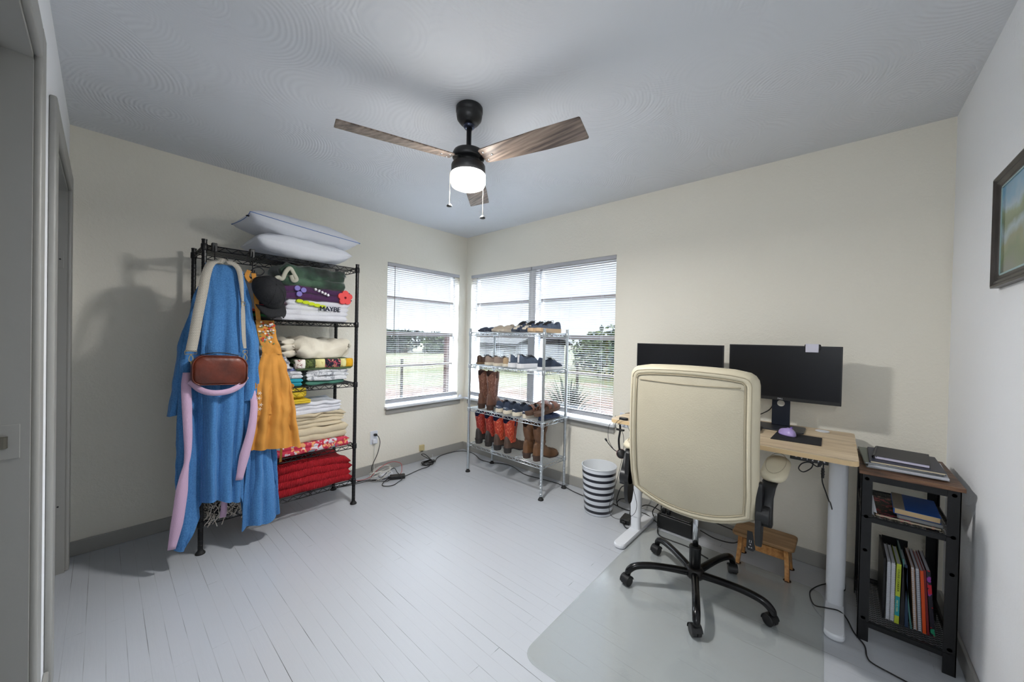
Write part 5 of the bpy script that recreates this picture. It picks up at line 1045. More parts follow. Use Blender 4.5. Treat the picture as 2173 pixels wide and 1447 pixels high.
for sg, nm in ((1,''),(-1,'')):
    xh = 2.715+sg*.300; 
    M1 = Matrix.Translation((xh, -.955, .585)) @ Matrix.Rotation(pi/2, 4, 'Y')
    arm = MB().tube([(xh-sg*.025,-.955,.585),(xh+sg*.024,-.955,.585)], .040, 28).build('armrest_hub', M_black, ch, off, bev=.004)
    # bracket bolted to the side of the back
    bq = MB(); out = cr([(0,-.012,.135),(0,.012,.128),(0,.024,.08),(0,.036,0),(0,.038,-.07),(0,.022,-.125),(0,0,-.138),(0,-.022,-.125),(0,-.038,-.07),(0,-.036,0),(0,-.032,.08),(0,-.026,.128),(0,-.012,.135)], 5)[:-1]
    bq.loft([[Vector((xh-sg*.014+dx, -.955+p.y, .585+p.z)) for p in out] for dx in (-.011, .011)]); bq.build('armrest_bracket', M_black, arm, off, bev=.003)
    ar = MB(); ar.loft([[Vector((xh+sg*.012+.0*k+a, y+c, z)) for a, c in rrect(w1, w2, .009, 3)] for y, z, w1, w2, k in ((-.952,.545,.040,.05,0),(-.95,.60,.038,.046,0),(-.93,.65,.036,.036,0),(-.90,.685,.044,.036,1),(-.87,.705,.056,.05,1))]); ar.build('armrest_arm', M_black, arm, off, smooth=True)
    pd = MB(); r = []
    for j in range(13):
        v = j/12; e = math.sqrt(max(.05, 1-abs(2*v-1)**5)); yy = lerp(-.80, -.52, v) if 0 else lerp(-.905, -.60, v)
        r.append([Vector((xh+sg*.018+.050*e*math.copysign(abs(math.cos(a))**.7, math.cos(a)), yy, .722+.026*math.sin(a)*e+.02*(v))) for a in [2*pi*q/24 for q in range(24)]])
    pdo = pd.loft(r).build('armrest_pad', M_crm, arm, off, smooth=True)
    MB().tube([Vector((xh+sg*.018+.036*math.cos(a), -.752+.135*math.sin(a), .7485+.01+.0*a+.012*math.sin(a))) for a in [2*pi*q/30 for q in range(31)]], .0012, 5).build('pad_stitching', M_seam, pdo, off)
lv = thing_lv = None
lvr = MB().loft([[Vector((2.955+a+dx, -.86+dy, .425+c)) for a, c in ((-.010,.03),(.010,.03),(.022,-.045),(.014,-.055),(-.006,-.055),(-.012,-.045))] for dx, dy in ((0,0),(0,.005))]).build('recline_lever', M_black, ch, off)
for s_, dz_ in (('[ ]',.412),('x',.398),('= =',.384)): text_mesh('lever_symbol', s_, .011, M_wp, lvr, Matrix.Translation(-off) @ Mf(2.958, -.8605, dz_))
# ------------------------------------------------------------------ step stool
M_pine = wood_mat('honey_pine', (168,112,58), (198,142,82), (214,164,104), (14, 1.2, 14), 3, .5, .05); M_pinet = wood_mat('worn_pine_top', (128,96,62), (160,124,84), (182,146,104), (1.2, 10, 10), 3, .5, .05)
sx, sy = 2.935, -.215
st = thing('step_stool', 'small pine step stool on the floor under the desk', 'stool', (sx, sy, 0), -.02)
b = MB(); b.loft([[Vector((a, c, z)) for a, c in rrect(.295, .205, .028, 6)] for z in (.170, .190)]); b.build('top_board', M_pinet, st, bev=.005)
for sg in (-1, 1):
    out = [(-.088,.0),(-.062,.0),(-.052,.03),(-.04,.055),(-.02,.075),(0,.080),(.02,.075),(.04,.055),(.052,.03),(.062,.0),(.088,.0),(.080,.04),(.070,.07),(.068,.11),(.072,.14),(.074,.17),(-.074,.17),(-.072,.14),(-.068,.11),(-.070,.07),(-.080,.04)]
    MB().loft([[Vector((sg*(.108+dx+(.17-z)*.06), y, z)) for y, z in out] for dx in (-.010, .010)]).build('leg_panel', M_pine, st)
    for y in (-.075, .075): MB().lathe([(0,0),(.019,0),(.019,.003),(.010,.005)], (sg*.118, y, 0), 18).build('felt_pad', mat('dark_brown_felt', (48,32,26), .9), st)
MB().bx(-.105, .105, -.008, .008, .075, .125).build('stretcher', M_pine, st, bev=.002)
# ------------------------------------------------------------------ waste bin
def stripes():
    m = mat('striped_bin', (216,220,226), .3, coat=.2); b = m.node_tree.nodes['Principled BSDF']; L = m.node_tree.links; tc = nd(m, 'ShaderNodeTexCoord'); s = nd(m, 'ShaderNodeSeparateXYZ'); L.new(tc.outputs['Object'], s.inputs[0])
    k = nd(m, 'ShaderNodeMath', operation='MULTIPLY_ADD'); k.inputs[1].default_value = 1/.0465; k.inputs[2].default_value = -.42; L.new(s.outputs[2], k.inputs[0]); f = nd(m, 'ShaderNodeMath', operation='FRACT'); L.new(k.outputs[0], f.inputs[0])
    g = nd(m, 'ShaderNodeMath', operation='LESS_THAN'); g.inputs[1].default_value = .44; L.new(f.outputs[0], g.inputs[0])
    mx = nd(m, 'ShaderNodeMix', data_type='RGBA'); L.new(g.outputs[0], mx.inputs[0]); mx.inputs[6].default_value = lin((214,218,224)); mx.inputs[7].default_value = lin((14,18,34)); L.new(mx.outputs[2], b.inputs['Base Color']); return m
bn = thing('waste_bin', 'white plastic waste bin with navy stripes beside the desk', 'bin', (1.90, -.285, 0))
MB().lathe([(.0,.004),(.098,.004),(.100,.0),(.104,.006),(.128,.345)], n=56, cap=(0,0)).build('striped_body', stripes(), bn, smooth=True)
MB().lathe([(.128,.344),(.131,.346),(.131,.352),(.126,.354),(.124,.350),(.099,.012),(.0,.010)], n=56, cap=(0,0)).build('rim_and_inside', mat('pale_bin_inside', (214,218,222), .4), bn, smooth=True)
# ------------------------------------------------------------------ small bookshelf
M_rust = wood_mat('rustic_brown_board', (52,36,28), (96,66,46), (130,96,70), (2, 16, 16), 3, .5, .15)
bsx0, bsx1, bsy0, bsy1 = 3.322, 3.606, -.555, -.125; zt = .735
bs = thing('side_shelf', 'narrow black metal shelf with rustic wood top in the right corner', 'shelf', ((bsx0+bsx1)/2, (bsy0+bsy1)/2, 0)); off = bs.location
MB().bx(bsx0-.008, bsx1+.010, bsy0-.012, bsy1+.008, zt, zt+.016).build('top_board', M_rust, bs, off, bev=.002)
for x, dx in ((bsx0,1),(bsx1,-1)):
    for y, dy in ((bsy0,1),(bsy1,-1)):
        q = MB(); q.bx(x, x+dx*.036, y, y+dy*.003, 0, zt); q.bx(x, x+dx*.003, y, y+dy*.036, 0, zt); po = q.build('post', M_blackm, bs, off)
        for z in (zt-.02, .548, .40, .10):
            if dy == 1: MB().lathe([(.0075,0),(.006,-.002),(0,-.0028)], (0,0,0), 12).move(Matrix.Translation((x+dx*.018, y, z)) @ Matrix.Rotation(-pi/2, 4, 'X') @ Matrix.Scale(-1, 4, (0,0,1)) @ Matrix.Scale(1,4)).build('bolt', M_blackm, po, off)
def tray(z, name):
    e_ = .0034; q = MB(); q.bx(bsx0+e_, bsx1-e_, bsy0+e_, bsy0+e_+.003, z-.022, z+.004); q.bx(bsx0+e_, bsx1-e_, bsy1-e_-.003, bsy1-e_, z-.022, z+.004); q.bx(bsx0+e_, bsx0+e_+.003, bsy0+e_, bsy1-e_, z-.022, z+.004); q.bx(bsx1-e_-.003, bsx1-e_, bsy0+e_, bsy1-e_, z-.022, z+.004)
    q.bx(bsx0, bsx1, bsy0, bsy0+.018, z-.002, z); q.bx(bsx0, bsx1, bsy1-.018, bsy1, z-.002, z); so = q.build(name, M_blackm, bs, off)
    g_ = MB(); P_ = .030; Qy = .016; nx_ = int((bsx1-bsx0)/P_); ny = int((bsy1-bsy0)/Qy)
    for i in range(nx_):
        for j in range(ny):
            x = bsx0+(bsx1-bsx0)*(i+.5)/nx_; y = bsy0+(bsy1-bsy0)*(j+.5)/ny; a = (bsx1-bsx0)/nx_/2; c = (bsy1-bsy0)/ny/2
            if (1): 
                for u, v in ((1,1),(1,-1)): g_.cyl((x-a*u, y-c*v*0-c*v, z-.001), (x+a*u, y+c*v, z-.001), .0011, n=3, cap=(0,0))
    g_.build('expanded_mesh', M_blackm, so, off)
tray(.548, 'shelf_frame'); tray(.085, 'shelf_frame')
e_ = .0034; q = MB(); q.bx(bsx0+e_, bsx1-e_, bsy0+e_, bsy0+e_+.003, zt-.03, zt); q.bx(bsx0+e_, bsx1-e_, bsy1-e_-.003, bsy1-e_, zt-.03, zt); q.bx(bsx0+e_, bsx0+e_+.003, bsy0+e_, bsy1-e_, zt-.03, zt); q.bx(bsx1-e_-.003, bsx1-e_, bsy0+e_, bsy1-e_, zt-.03, zt); q.build('top_frame', M_blackm, bs, off)
q = MB(); q.tube([(bsx1-.004, bsy1-.01, .10), (bsx1-.004, bsy0+.02, .085)], .006, 6); q.build('side_brace', M_blackm, bs, off)
# papers and books
M_page = mat('book_pages', (222,210,184), .85, rib=('Z', 90, .3)); M_paper = mat('white_paper', (206,208,216), .85)
def book(name, label, cat, c, d, rz, cover, pages=None, spine=None, group=None, th=.0015):
    """a lying book; d = (width x, depth y, height z); the fore edge shows the pages"""
    t = thing(name, label, cat, c, rz, group); w, dp, h = d
    MB().bx(-w/2+.003, w/2-.003, -dp/2+.003, dp/2-.003, th, h-th).build('pages', pages or M_page, t)
    MB().bx(-w/2, w/2, -dp/2, dp/2, 0, th).build('back_cover', cover, t); MB().bx(-w/2, w/2, -dp/2, dp/2, h-th, h).build('front_cover', cover, t)
    sp_ = MB(); sp_.loft([[Vector((-w/2+.002-.004*math.sin(pi*k/6), y, h/2-h/2*math.cos(pi*k/6))) for k in range(7)] for y in (-dp/2, dp/2)], (1,1)); sp_.build('spine', spine or cover, t)
    return t
def coil(t, x, y0, y1, z, r, m, n=40, vert=False):
    pts = []
    for k in range(n*8+1):
        a = 2*pi*k/8; pts.append((x+r*math.cos(a), lerp(y0,y1,k/(n*8)), z+r*math.sin(a)))
    return pts
zp = zt+.0162
magg = 'magazines under the black notebook'
b_ = book('magazine', 'folded grey magazine at the very bottom of the pile on the wood top', 'magazine', (3.452,-.335,zp), (.235,.32,.007), .03, mat('grey_magazine_cover', (128,134,132), .5), M_paper, group=magg)
book('paper_stack', 'loose white printer papers sticking out of the pile', 'papers', (3.470,-.365,zp+.0075), (.235,.29,.006), -.05, M_paper, M_paper, group=magg)
book('magazine', 'grey-green folded magazine with rounded spine in the pile', 'magazine', (3.445,-.325,zp+.014), (.235,.32,.008), .04, mat('green_grey_magazine_cover', (120,128,118), .45), M_paper, group=magg)
book('magazine', 'navy-covered magazine directly under the black spiral notebook', 'magazine', (3.465,-.345,zp+.0225), (.225,.30,.010), -.02, mat('navy_magazine_cover', (34,38,58), .45), M_page, group=magg)
nb = book('spiral_notebook', 'black spiral notebook on top of the pile of magazines', 'notebook', (3.462,-.335,zp+.033), (.17,.235,.014), -.10, mat('charcoal_notebook_cover', (58,58,60), .6), mat('lilac_pages', (206,202,222), .8))
MB().tube(coil(nb, -.085, -.115, .115, .007, .008, None), .0012, 5, (1,1)).build('spiral_binding', M_black, nb)
zm = .550
F_flor = pattern('dark_floral_cover', [(28,20,18),(176,60,80),(60,52,24),(198,110,96),(36,26,20)], 60, thr=(.3,.45,.62,.74), rough=.5)
nb2 = book('spiral_notebook', 'spiral notebook with dark floral cover at the left of the middle shelf', 'notebook', (3.467,-.385,zm), (.195,.27,.010), .0, F_flor, M_page)
MB().tube(coil(nb2, -.098, -.13, .13, .006, .008, None, 34), .0012, 5).build('spiral_binding', M_white, nb2)
book('paperback_book', 'grey paperback lying between the floral notebook and the blue book', 'book', (3.508,-.395,zm+.0105), (.13,.24,.014), -.03, mat('grey_cover', (120,124,128), .5), mat('grey_pages', (150,152,152), .8))
book('hardcover_book', 'blue hardcover book with beige cloth spine on the middle shelf', 'book', (3.500,-.390,zm+.025), (.135,.235,.024), -.04, mat('royal_blue_cloth', (20,84,170), .6), mat('cream_page_block', (214,186,142), .8), None)
hb_ = bpy.data.objects['hardcover_book']; MB().bx(-.0685, -.034, -.1177, .1177, .0232, .0245).build('cloth_spine', mat('beige_book_cloth', (164,156,142), .8), hb_); 
# upright books on the lower shelf
tag(MB().bx(3.405, 3.412, -.47, -.20, .087, .355).build('bookend', M_blackm, org=(3.41,-.33,.087)), 'black metal bookend left of the upright notebooks on the bottom shelf', 'bookend')
tag(MB().bx(3.412, 3.50, -.235, -.23, .087, .37).build('folder', M_blackm, org=(3.46,-.23,.087)), 'flat black folder standing behind the upright notebooks', 'folder')
ups = [  # x, thickness, height, depth, lean, spine colour, kind, label
 (3.416,.010,.262,.20,0,(206,208,210),'coil','white spiral notebook standing next to the bookend'),
 (3.429,.011,.262,.20,0,(190,194,198),'coil','white spiral notebook, second from the bookend'),
 (3.442,.014,.262,.20,.01,(186,202,60),'text','green and teal paperback standing between the white notebooks and the black binder'),
 (3.458,.013,.255,.19,.02,(22,22,26),'plain','black binder standing right of the green and teal paperback'),
 (3.474,.010,.268,.17,-.03,(34,56,84),'plain','navy folder standing right of the black binder'),
 (3.490,.005,.292,.21,-.10,(70,120,116),'plain','thin teal folder, tallest of the upright books'),
 (3.500,.009,.268,.205,-.05,(196,156,126),'coil','tan spiral notebook with lace pattern, between the teal folder and a grey notebook'),
 (3.513,.010,.268,.205,-.05,(150,152,160),'coil','grey spiral notebook left of the orange book'),
 (3.526,.010,.262,.205,-.05,(226,82,22),'plain','orange notebook standing on the bottom shelf'),
 (3.538,.007,.268,.205,-.06,(120,24,30),'plain','dark red notebook right of the orange one'),
 (3.549,.012,.272,.205,-.07,(30,20,40),'plain','black colouring book with bright pictures at the right end of the row')]
for x, w, h, dp, ln, col, kd, lb in ups:
    t = thing('notebook' if kd == 'coil' else 'book', lb, 'notebook' if kd == 'coil' else 'book', (x+w/2, -.475, .087), 0, 'books standing on the bottom shelf'); t.rotation_euler = (0, ln, 0)
    m = mat('spine_%d_%d_%d' % col, col, .5)
    MB().bx(-w/2+.001, w/2-.001, .002, dp, .003, h-.004).build('pages', M_paper, t); MB().bx(-w/2, -w/2+.001, 0, dp+.002, 0, h).build('cover', m, t); MB().bx(w/2-.001, w/2, 0, dp+.002, 0, h).build('cover', m, t)
    if kd == 'coil':
        MB().tube([((w*.62)*math.cos(2*pi*k/8), -.002+(w*.62)*math.sin(2*pi*k/8), .008+(h-.016)*k/(30*8)) for k in range(30*8+1)], .0009, 4).build('spiral_binding', M_white if x < 3.45 else m, t)
    else:
        so = MB().bx(-w/2, w/2, -.001, .001, 0, h).build('spine', pattern('bright_picture_print', [(24,18,34),(200,30,50),(28,20,40),(40,150,110),(150,60,160)], 55, thr=(.45,.62,.78,.9), rough=.4) if x > 3.545 else m, t)
        if kd == 'text':
            MB().bx(-w/2+.0002, w/2-.0002, -.0016, -.001, .035, .12).build('teal_band', mat('teal_band', (30,150,160), .5), so)
            R90 = Matrix.Rotation(-pi/2, 4, 'Y')
            text_mesh('spine_lettering', 'COLLEGE COOKBOOK', .0095, mat('dark_green_print', (40,60,20), .6), so, Matrix.Translation((0,-.0018,.19)) @ Matrix.Rotation(pi/2, 4, 'Y') @ Matrix.Rotation(pi/2, 4, 'X'))
            text_mesh('spine_lettering', 'easy to make', .0095, mat('pale_print', (210,220,160), .6), so, Matrix.Translation((0,-.0019,.078)) @ Matrix.Rotation(pi/2, 4, 'Y') @ Matrix.Rotation(pi/2, 4, 'X'))
# ------------------------------------------------------------------ picture on the right wall
pf = thing('framed_picture', 'dark bronze framed landscape picture on the right wall', 'picture', (W, -1.02, 1.70)); off = pf.location
M_fr = mat('dark_bronze_frame', (48,42,38), .35, metal=.3, var=.3, vs=12)
py0, py1, pz0, pz1 = -1.30, -.735, 1.508, 1.886
prof = [(0,0),(.022,0),(.024,.006),(.017,.014),(.019,.020),(.012,.030),(.014,.036),(.008,.042),(0,.042)]   # (out from wall, inward)
rg = []
for d_, ins in prof: rg.append([Vector((W-d_, y, z)) for y, z in ((py0+ins,pz0+ins),(py1-ins,pz0+ins),(py1-ins,pz1-ins),(py0+ins,pz1-ins))])
MB().loft(rg, (0,0)).build('frame', M_fr, pf, off)
def pic():
    m = mat('painted_landscape', (90,140,170), .35, coat=.6); b = m.node_tree.nodes['Principled BSDF']; L = m.node_tree.links; tc = nd(m, 'ShaderNodeTexCoord'); s = nd(m, 'ShaderNodeSeparateXYZ'); L.new(tc.outputs['Object'], s.inputs[0])
    n = nd(m, 'ShaderNodeTexNoise', Scale=9, Detail=5); L.new(tc.outputs['Object'], n.inputs[0])
    k = nd(m, 'ShaderNodeMath', operation='MULTIPLY_ADD'); k.inputs[1].default_value = .35; L.new(n.outputs[0], k.inputs[0]); k2 = nd(m, 'ShaderNodeMath', operation='MULTIPLY_ADD'); k2.inputs[1].default_value = 2.7; k2.inputs[2].default_value = .32; L.new(s.outputs[2], k2.inputs[0]); L.new(k2.outputs[0], k.inputs[2])
    r = nd(m, 'ShaderNodeValToRGB'); e = r.color_ramp.elements; e[0].position = .1; e[0].color = lin((96,104,92)); e[1].position = .95; e[1].color = lin((70,140,180))
    for p_, c_ in ((.25,(88,110,60)),(.36,(120,128,84)),(.45,(150,172,186)),(.53,(92,116,70)),(.62,(120,140,96)),(.7,(150,178,196)),(.8,(96,156,192))): q = e.new(p_); q.color = lin(c_)
    L.new(k.outputs[0], r.inputs[0]); L.new(r.outputs[0], b.inputs['Base Color']); return m
MB().bx(W-.010, W-.006, py0+.04, py1-.04, pz0+.04, pz1-.04).build('canvas', pic(), pf, off)
b = MB()
for a in ((py0+.038,py1-.038,pz0+.038,pz0+.044),(py0+.038,py1-.038,pz1-.044,pz1-.038),(py0+.038,py0+.044,pz0+.038,pz1-.038),(py1-.044,py1-.038,pz0+.038,pz1-.038)): b.bx(W-.012, W-.008, *a)
b.build('inner_mat', mat('pale_liner', (150,176,178), .6), pf, off)
# ------------------------------------------------------------------ outlets, adapters and floor cables
oc = thing('wall_outlet', 'white wall outlet on the left wall with a black plug and a white adapter', 'outlet', (0, -1.10, .337)); off = oc.location
MB().bx(0, .006, -1.137, -1.064, .275, .398).build('cover_plate', M_white, oc, off, bev=.003)
pl_ = thing('power_plug', 'black plug in the left wall outlet with its cord hanging to the floor', 'plug', (.01, -1.095, .36)); off = pl_.location
MB().bx(.006, .034, -1.108, -1.080, .352, .374).build('plug_body', M_black, pl_, off, bev=.005)
MB().tube(cr([(.030,-1.090,.362),(.052,-1.078,.345),(.058,-1.068,.29),(.052,-1.085,.20),(.045,-1.115,.13),(.045,-1.135,.08),(.06,-1.14,.03),(.10,-1.17,.006)],8), .0032, 7).build('cord', M_cable, pl_, off, smooth=True)
wa = thing('usb_charger', 'small white charger in the lower socket with a thin white cord', 'charger', (.01, -1.10, .305)); off = wa.location
MB().bx(.006, .036, -1.122, -1.086, .285, .325).build('charger_body', M_white, wa, off, bev=.006)
MB().tube(cr([(.025,-1.104,.286),(.03,-1.106,.2),(.035,-1.11,.10),(.05,-1.11,.03),(.08,-1.10,.004)],6), .0018, 6).build('cord', M_cablew, wa, off, smooth=True)
tj = thing('phone_jack', 'yellowed square phone jack low on the left wall', 'phone jack', (0, -.572, .125)); off = tj.location
M_yel = mat('yellowed_plastic', (206,190,142), .5); MB().bx(0, .022, -.600, -.545, .100, .160).build('jack_box', M_yel, tj, off, bev=.003); MB().bx(.004, .018, -.578, -.566, .092, .101).build('socket', M_black, tj, off)
tag(MB().lathe([(0,.004),(.058,.004),(.062,.010),(.060,.026),(.054,.032),(0,.034)], (.155,-1.055,0), 36).build('wifi_puck', M_white, org=(.155,-1.055,0), smooth=True), 'round white network puck on the floor among the cables by the left wall', 'router')
ad = thing('power_adapter', 'black power brick on the floor among the tangled cables by the left wall', 'adapter', (.275, -1.01, 0), 1.08)
MB().bx(-.066, .066, -.028, .028, .001, .034).build('brick', M_black, ad, bev=.006); MB().bx(-.082, -.064, -.011, .011, .008, .026).build('plug', M_black, ad, bev=.003)
tg = lambda o, l, c='cable': tag(o, l, c)
tg(MB().tube(cr([(.245,-1.085,.012),(.29,-1.16,.006),(.35,-1.19,.006),(.395,-1.13,.006),(.36,-1.05,.006),(.35,-1.01,.02),(.30,-1.03,.07),(.235,-1.02,.085),(.20,-1.06,.06),(.19,-1.11,.02),(.20,-1.16,.006),(.14,-1.22,.005),(.10,-1.30,.005)],8), .0033, 7).build('adapter_cable', M_cable, org=(.28,-1.05,0), smooth=True), 'black cable looping around the power brick by the left wall')
pts = [(.30,-.97,.01),(.27,-.88,.005),(.235,-.74,.005),(.225,-.63,.006)]
for k in range(31):
    a = pi*.8+2*pi*k/8; r = .055+.010*math.sin(k*1.7); pts.append((.165+r*math.cos(a)*.8, -.60+r*1.25*math.sin(a), .006+.0009*k))
pts += [(.16,-.55,.03),(.11,-.60,.09),(.12,-.65,.10),(.17,-.60,.06),(.19,-.54,.02),(.15,-.50,.006),(.09,-.44,.005),(.045,-.36,.005),(.033,-.25,.005),(.045,-.14,.005),(.10,-.06,.005),(.20,-.045,.005),(.32,-.08,.005),(.44,-.13,.005),(.56,-.12,.005),(.70,-.05,.005),(.83,-.05,.005),(1.03,-.12,.005),(1.21,-.10,.005),(1.40,-.08,.005),(1.60,-.13,.005),(1.75,-.14,.005),(1.90,-.10,.006),(2.05,-.13,.006),(2.20,-.15,.036),(2.30,-.16,.006)]
tg(MB().tube(cr(pts, 5), .0034, 7).build('extension_cable', M_cable, org=(.165,-.6,0), smooth=True), 'long black cable coiled by the left wall, running under the shoe rack')
for sd in range(3):
    rnd = random.Random(20+sd); pts = []
    for k in range(22):
        a = 2*pi*k/7+sd; pts.append((.165+(.085+.03*rnd.random())*math.cos(a), -1.12+(.075+.03*rnd.random())*math.sin(a), max(.004, .045+.045*math.sin(a*1.0+sd)+.01*rnd.random())))
    tg(MB().tube(cr(pts, 5), .0021, 6).build('white_cable', M_cablew, org=(.165,-1.12,0), smooth=True), ('white cable coiled upright over the network puck','outer loop of white cable beside the network puck','loose white cable loop nearest the black shelving post')[sd])
tg(MB().tube(cr([(.06,-1.36,.03),(.09,-1.28,.006),(.12,-1.19,.02),(.13,-1.10,.085),(.14,-1.0,.115),(.19,-.93,.10),(.24,-.945,.05),(.26,-.97,.03)],8), .0022, 6).build('red_cable', mat('red_cable', (190,50,56), .5), org=(.13,-1.1,0), smooth=True), 'red network cable arching over the white cables by the left wall')
for k_, (dx, l_) in enumerate(((0,'black cable lying behind the red one, leading under the shelving unit'),(.03,'second black cable leading under the shelving unit'))):
    tg(MB().tube(cr([(.07+dx,-1.50,.005),(.11+dx,-1.36,.005),(.16+dx,-1.27,.02),(.20+dx,-1.20,.02),(.22+dx*2,-1.12,.008),(.24+dx,-1.07,.02)],8), .0030, 6).build('floor_cable', M_cable, org=(.15,-1.2,0), smooth=True), l_)
tg(MB().cyl((.150,-.538,.085), (.175,-.548,.006), .0012, n=5).build('zip_tie', M_white, org=(.16,-.54,0)), 'white cable tie standing up from the coiled black cable', 'cable tie')
# behind / under the desk
aq = thing('power_adapter', 'black power brick standing on the floor between the striped bin and the desk leg', 'adapter', (2.128, -.285, 0), .10)
MB().bx(-.034, .034, -.055, .055, .001, .034).build('brick', M_black, aq, bev=.005); MB().bx(-.012, .012, -.072, -.053, .008, .026).build('plug', M_black, aq, bev=.003)
for pts, l_ in (([(2.125,-.225,.03),(2.11,-.17,.10),(2.14,-.12,.15),(2.18,-.08,.17),(2.13,-.05,.185),(2.06,-.06,.17),(1.99,-.08,.15),(1.96,-.10,.05),(1.98,-.12,.006)],'black cable loop rising behind the striped bin'),
    ([(2.12,-.22,.03),(2.10,-.14,.07),(2.05,-.10,.075),(1.99,-.10,.06),(1.95,-.08,.01)],'black cable running low behind the striped bin'),
    ([(2.13,-.36,.018),(2.17,-.385,.006),(2.21,-.37,.02),(2.215,-.33,.02)],'short black plug lead between the power brick and the desk leg'),
    ([(2.14,-.22,.03),(2.20,-.17,.10),(2.25,-.12,.09),(2.33,-.10,.06),(2.36,-.13,.08)],'black cable crossing behind the left desk leg to the power strip'),
    ([(2.27,-.10,.74),(2.265,-.09,.5),(2.27,-.09,.3),(2.30,-.12,.2),(2.32,-.15,.10),(2.335,-.25,.02),(2.37,-.32,.006),(2.45,-.33,.005),(2.55,-.33,.005),(2.63,-.36,.005),(2.68,-.38,.006)],'black cable dropping behind the desk leg and curving over the floor under the chair'),
    ([(2.30,-.08,.28),(2.33,-.09,.22),(2.29,-.10,.13),(2.25,-.12,.06),(2.27,-.14,.02)],'bundled black cable with a loose tie right of the desk leg'),
    ([(2.55,-.12,.10),(2.62,-.10,.11),(2.70,-.09,.10),(2.76,-.09,.09),(2.80,-.10,.06),(2.76,-.13,.03),(2.66,-.13,.02),(2.57,-.13,.04)],'black cable loop right of the power strip under the desk')):
    tg(MB().tube(cr(pts, 8), .0036, 7).build('under_desk_cable', M_cable, org=pts[-1], smooth=True), l_)
us = thing('power_strip_box', 'black battery backup box with outlets on the floor under the desk', 'battery backup', (2.43, -.155, 0), -.03)
bx_o = MB().bx(-.115, .115, -.065, .065, .003, .098).build('housing', M_black, us, bev=.008)
MB().bx(-.10, .10, -.052, .052, .098, .104).build('outlet_panel', mat('glossy_black', (26,28,32), .25), us, bev=.003)
for k in range(6):
    if k < 2: MB().bx(-.095+.032*k, -.072+.032*k, -.03, -.005, .104, .128).build('plug', M_black, us, bev=.004)
    else:
        q = MB(); x = -.083+.032*k; q.bx(x-.006, x-.004, -.025, -.012, .104, .1046); q.bx(x+.004, x+.006, -.025, -.012, .104, .1046); q.bx(x-.002, x+.002, -.034, -.030, .104, .1046); q.build('socket', mat('socket_slot', (90,92,98), .4), us)
wo = thing('wall_outlet', 'white wall outlet under the left end of the desk beside the double window', 'outlet', (1.96, 0, .655)); off = wo.location
MB().bx(1.925, 1.995, -.006, 0, .60, .715).build('cover_plate', M_white, wo, off, bev=.003)
MB().bx(1.948, 1.972, -.022, -.006, .615, .645).build('charger', M_white, wo, off, bev=.004)
tag(MB().lathe([(0,0),(.016,0),(.020,.004),(.018,.016),(.012,.020),(0,.020)], (0,0,0), 20).move(Matrix.Translation((.010,-.075,Z0+.006)) @ Matrix.Rotation(pi/2*.9, 4, 'Y')).build('window_sensor', M_white, org=(.01,-.075,Z0), smooth=True), 'small round white knob on the sill in the room corner', 'knob')
# ------------------------------------------------------------------ outside
G = -.6
def dk(c, k=.042): return tuple(v*k for v in lin(c)[:3])
M_ground = mat('yard_ground', dk((120,130,70)), .95, ramp=((.36,dk((128,134,82))),(.46,dk((168,160,112))),(.54,dk((122,136,74))),(.62,dk((176,140,112))),(.7,dk((150,150,100)))), vs=.35)
def gmat():
    m = M_ground; L = m.node_tree.links; b = m.node_tree.nodes['Principled BSDF']; tc = nd(m, 'ShaderNodeTexCoord')
    sep = nd(m, 'ShaderNodeSeparateXYZ'); L.new(tc.outputs['Object'], sep.inputs[0])
    ln = nd(m, 'ShaderNodeVectorMath', operation='LENGTH'); L.new(tc.outputs['Object'], ln.inputs[0])
    ns = nd(m, 'ShaderNodeTexNoise', Scale=.5, Detail=5); L.new(tc.outputs['Object'], ns.inputs[0])
    k = nd(m, 'ShaderNodeMath', operation='MULTIPLY_ADD'); k.inputs[1].default_value = 5.; L.new(ns.outputs[0], k.inputs[0]); L.new(ln.outputs['Value'], k.inputs[2])
    r = nd(m, 'ShaderNodeMapRange'); r.inputs[1].default_value = 10.5; r.inputs[2].default_value = 12.5; L.new(k.outputs[0], r.inputs[0])
    old = b.inputs['Base Color'].links[0].from_socket
    ns2 = nd(m, 'ShaderNodeTexNoise', Scale=6, Detail=6); L.new(tc.outputs['Object'], ns2.inputs[0]); rp = nd(m, 'ShaderNodeValToRGB'); L.new(ns2.outputs[0], rp.inputs[0])
    rp.color_ramp.elements[0].position = .35; rp.color_ramp.elements[0].color = lin(dk((120,82,62))); rp.color_ramp.elements[1].position = .65; rp.color_ramp.elements[1].color = lin(dk((196,156,132)))
    mx = nd(m, 'ShaderNodeMix', data_type='RGBA'); L.new(r.outputs[0], mx.inputs[0]); L.new(rp.outputs[0], mx.inputs[6]); L.new(old, mx.inputs[7]); L.new(mx.outputs[2], b.inputs['Base Color'])
gmat()
m_ = MB(); m_.bx(-90, -.15, -60, 90, G-.2, G); m_.bx(-.15, 60, .15, 90, G-.2, G)
tag(m_.build('yard', M_ground), kind='structure')
random.seed(5)
M_leafd = mat('dark_foliage', dk((58,78,48)), .9, ramp=((.3,dk((34,48,34))),(.5,dk((70,92,52))),(.7,dk((120,138,76)))), vs=5)
M_leafl = mat('light_foliage', dk((92,118,60)), .9, ramp=((.3,dk((48,66,36))),(.5,dk((104,128,66))),(.7,dk((158,172,96)))), vs=5)
M_bark = mat('bark', dk((66,56,48)), .95, bump=.6, bs=20)
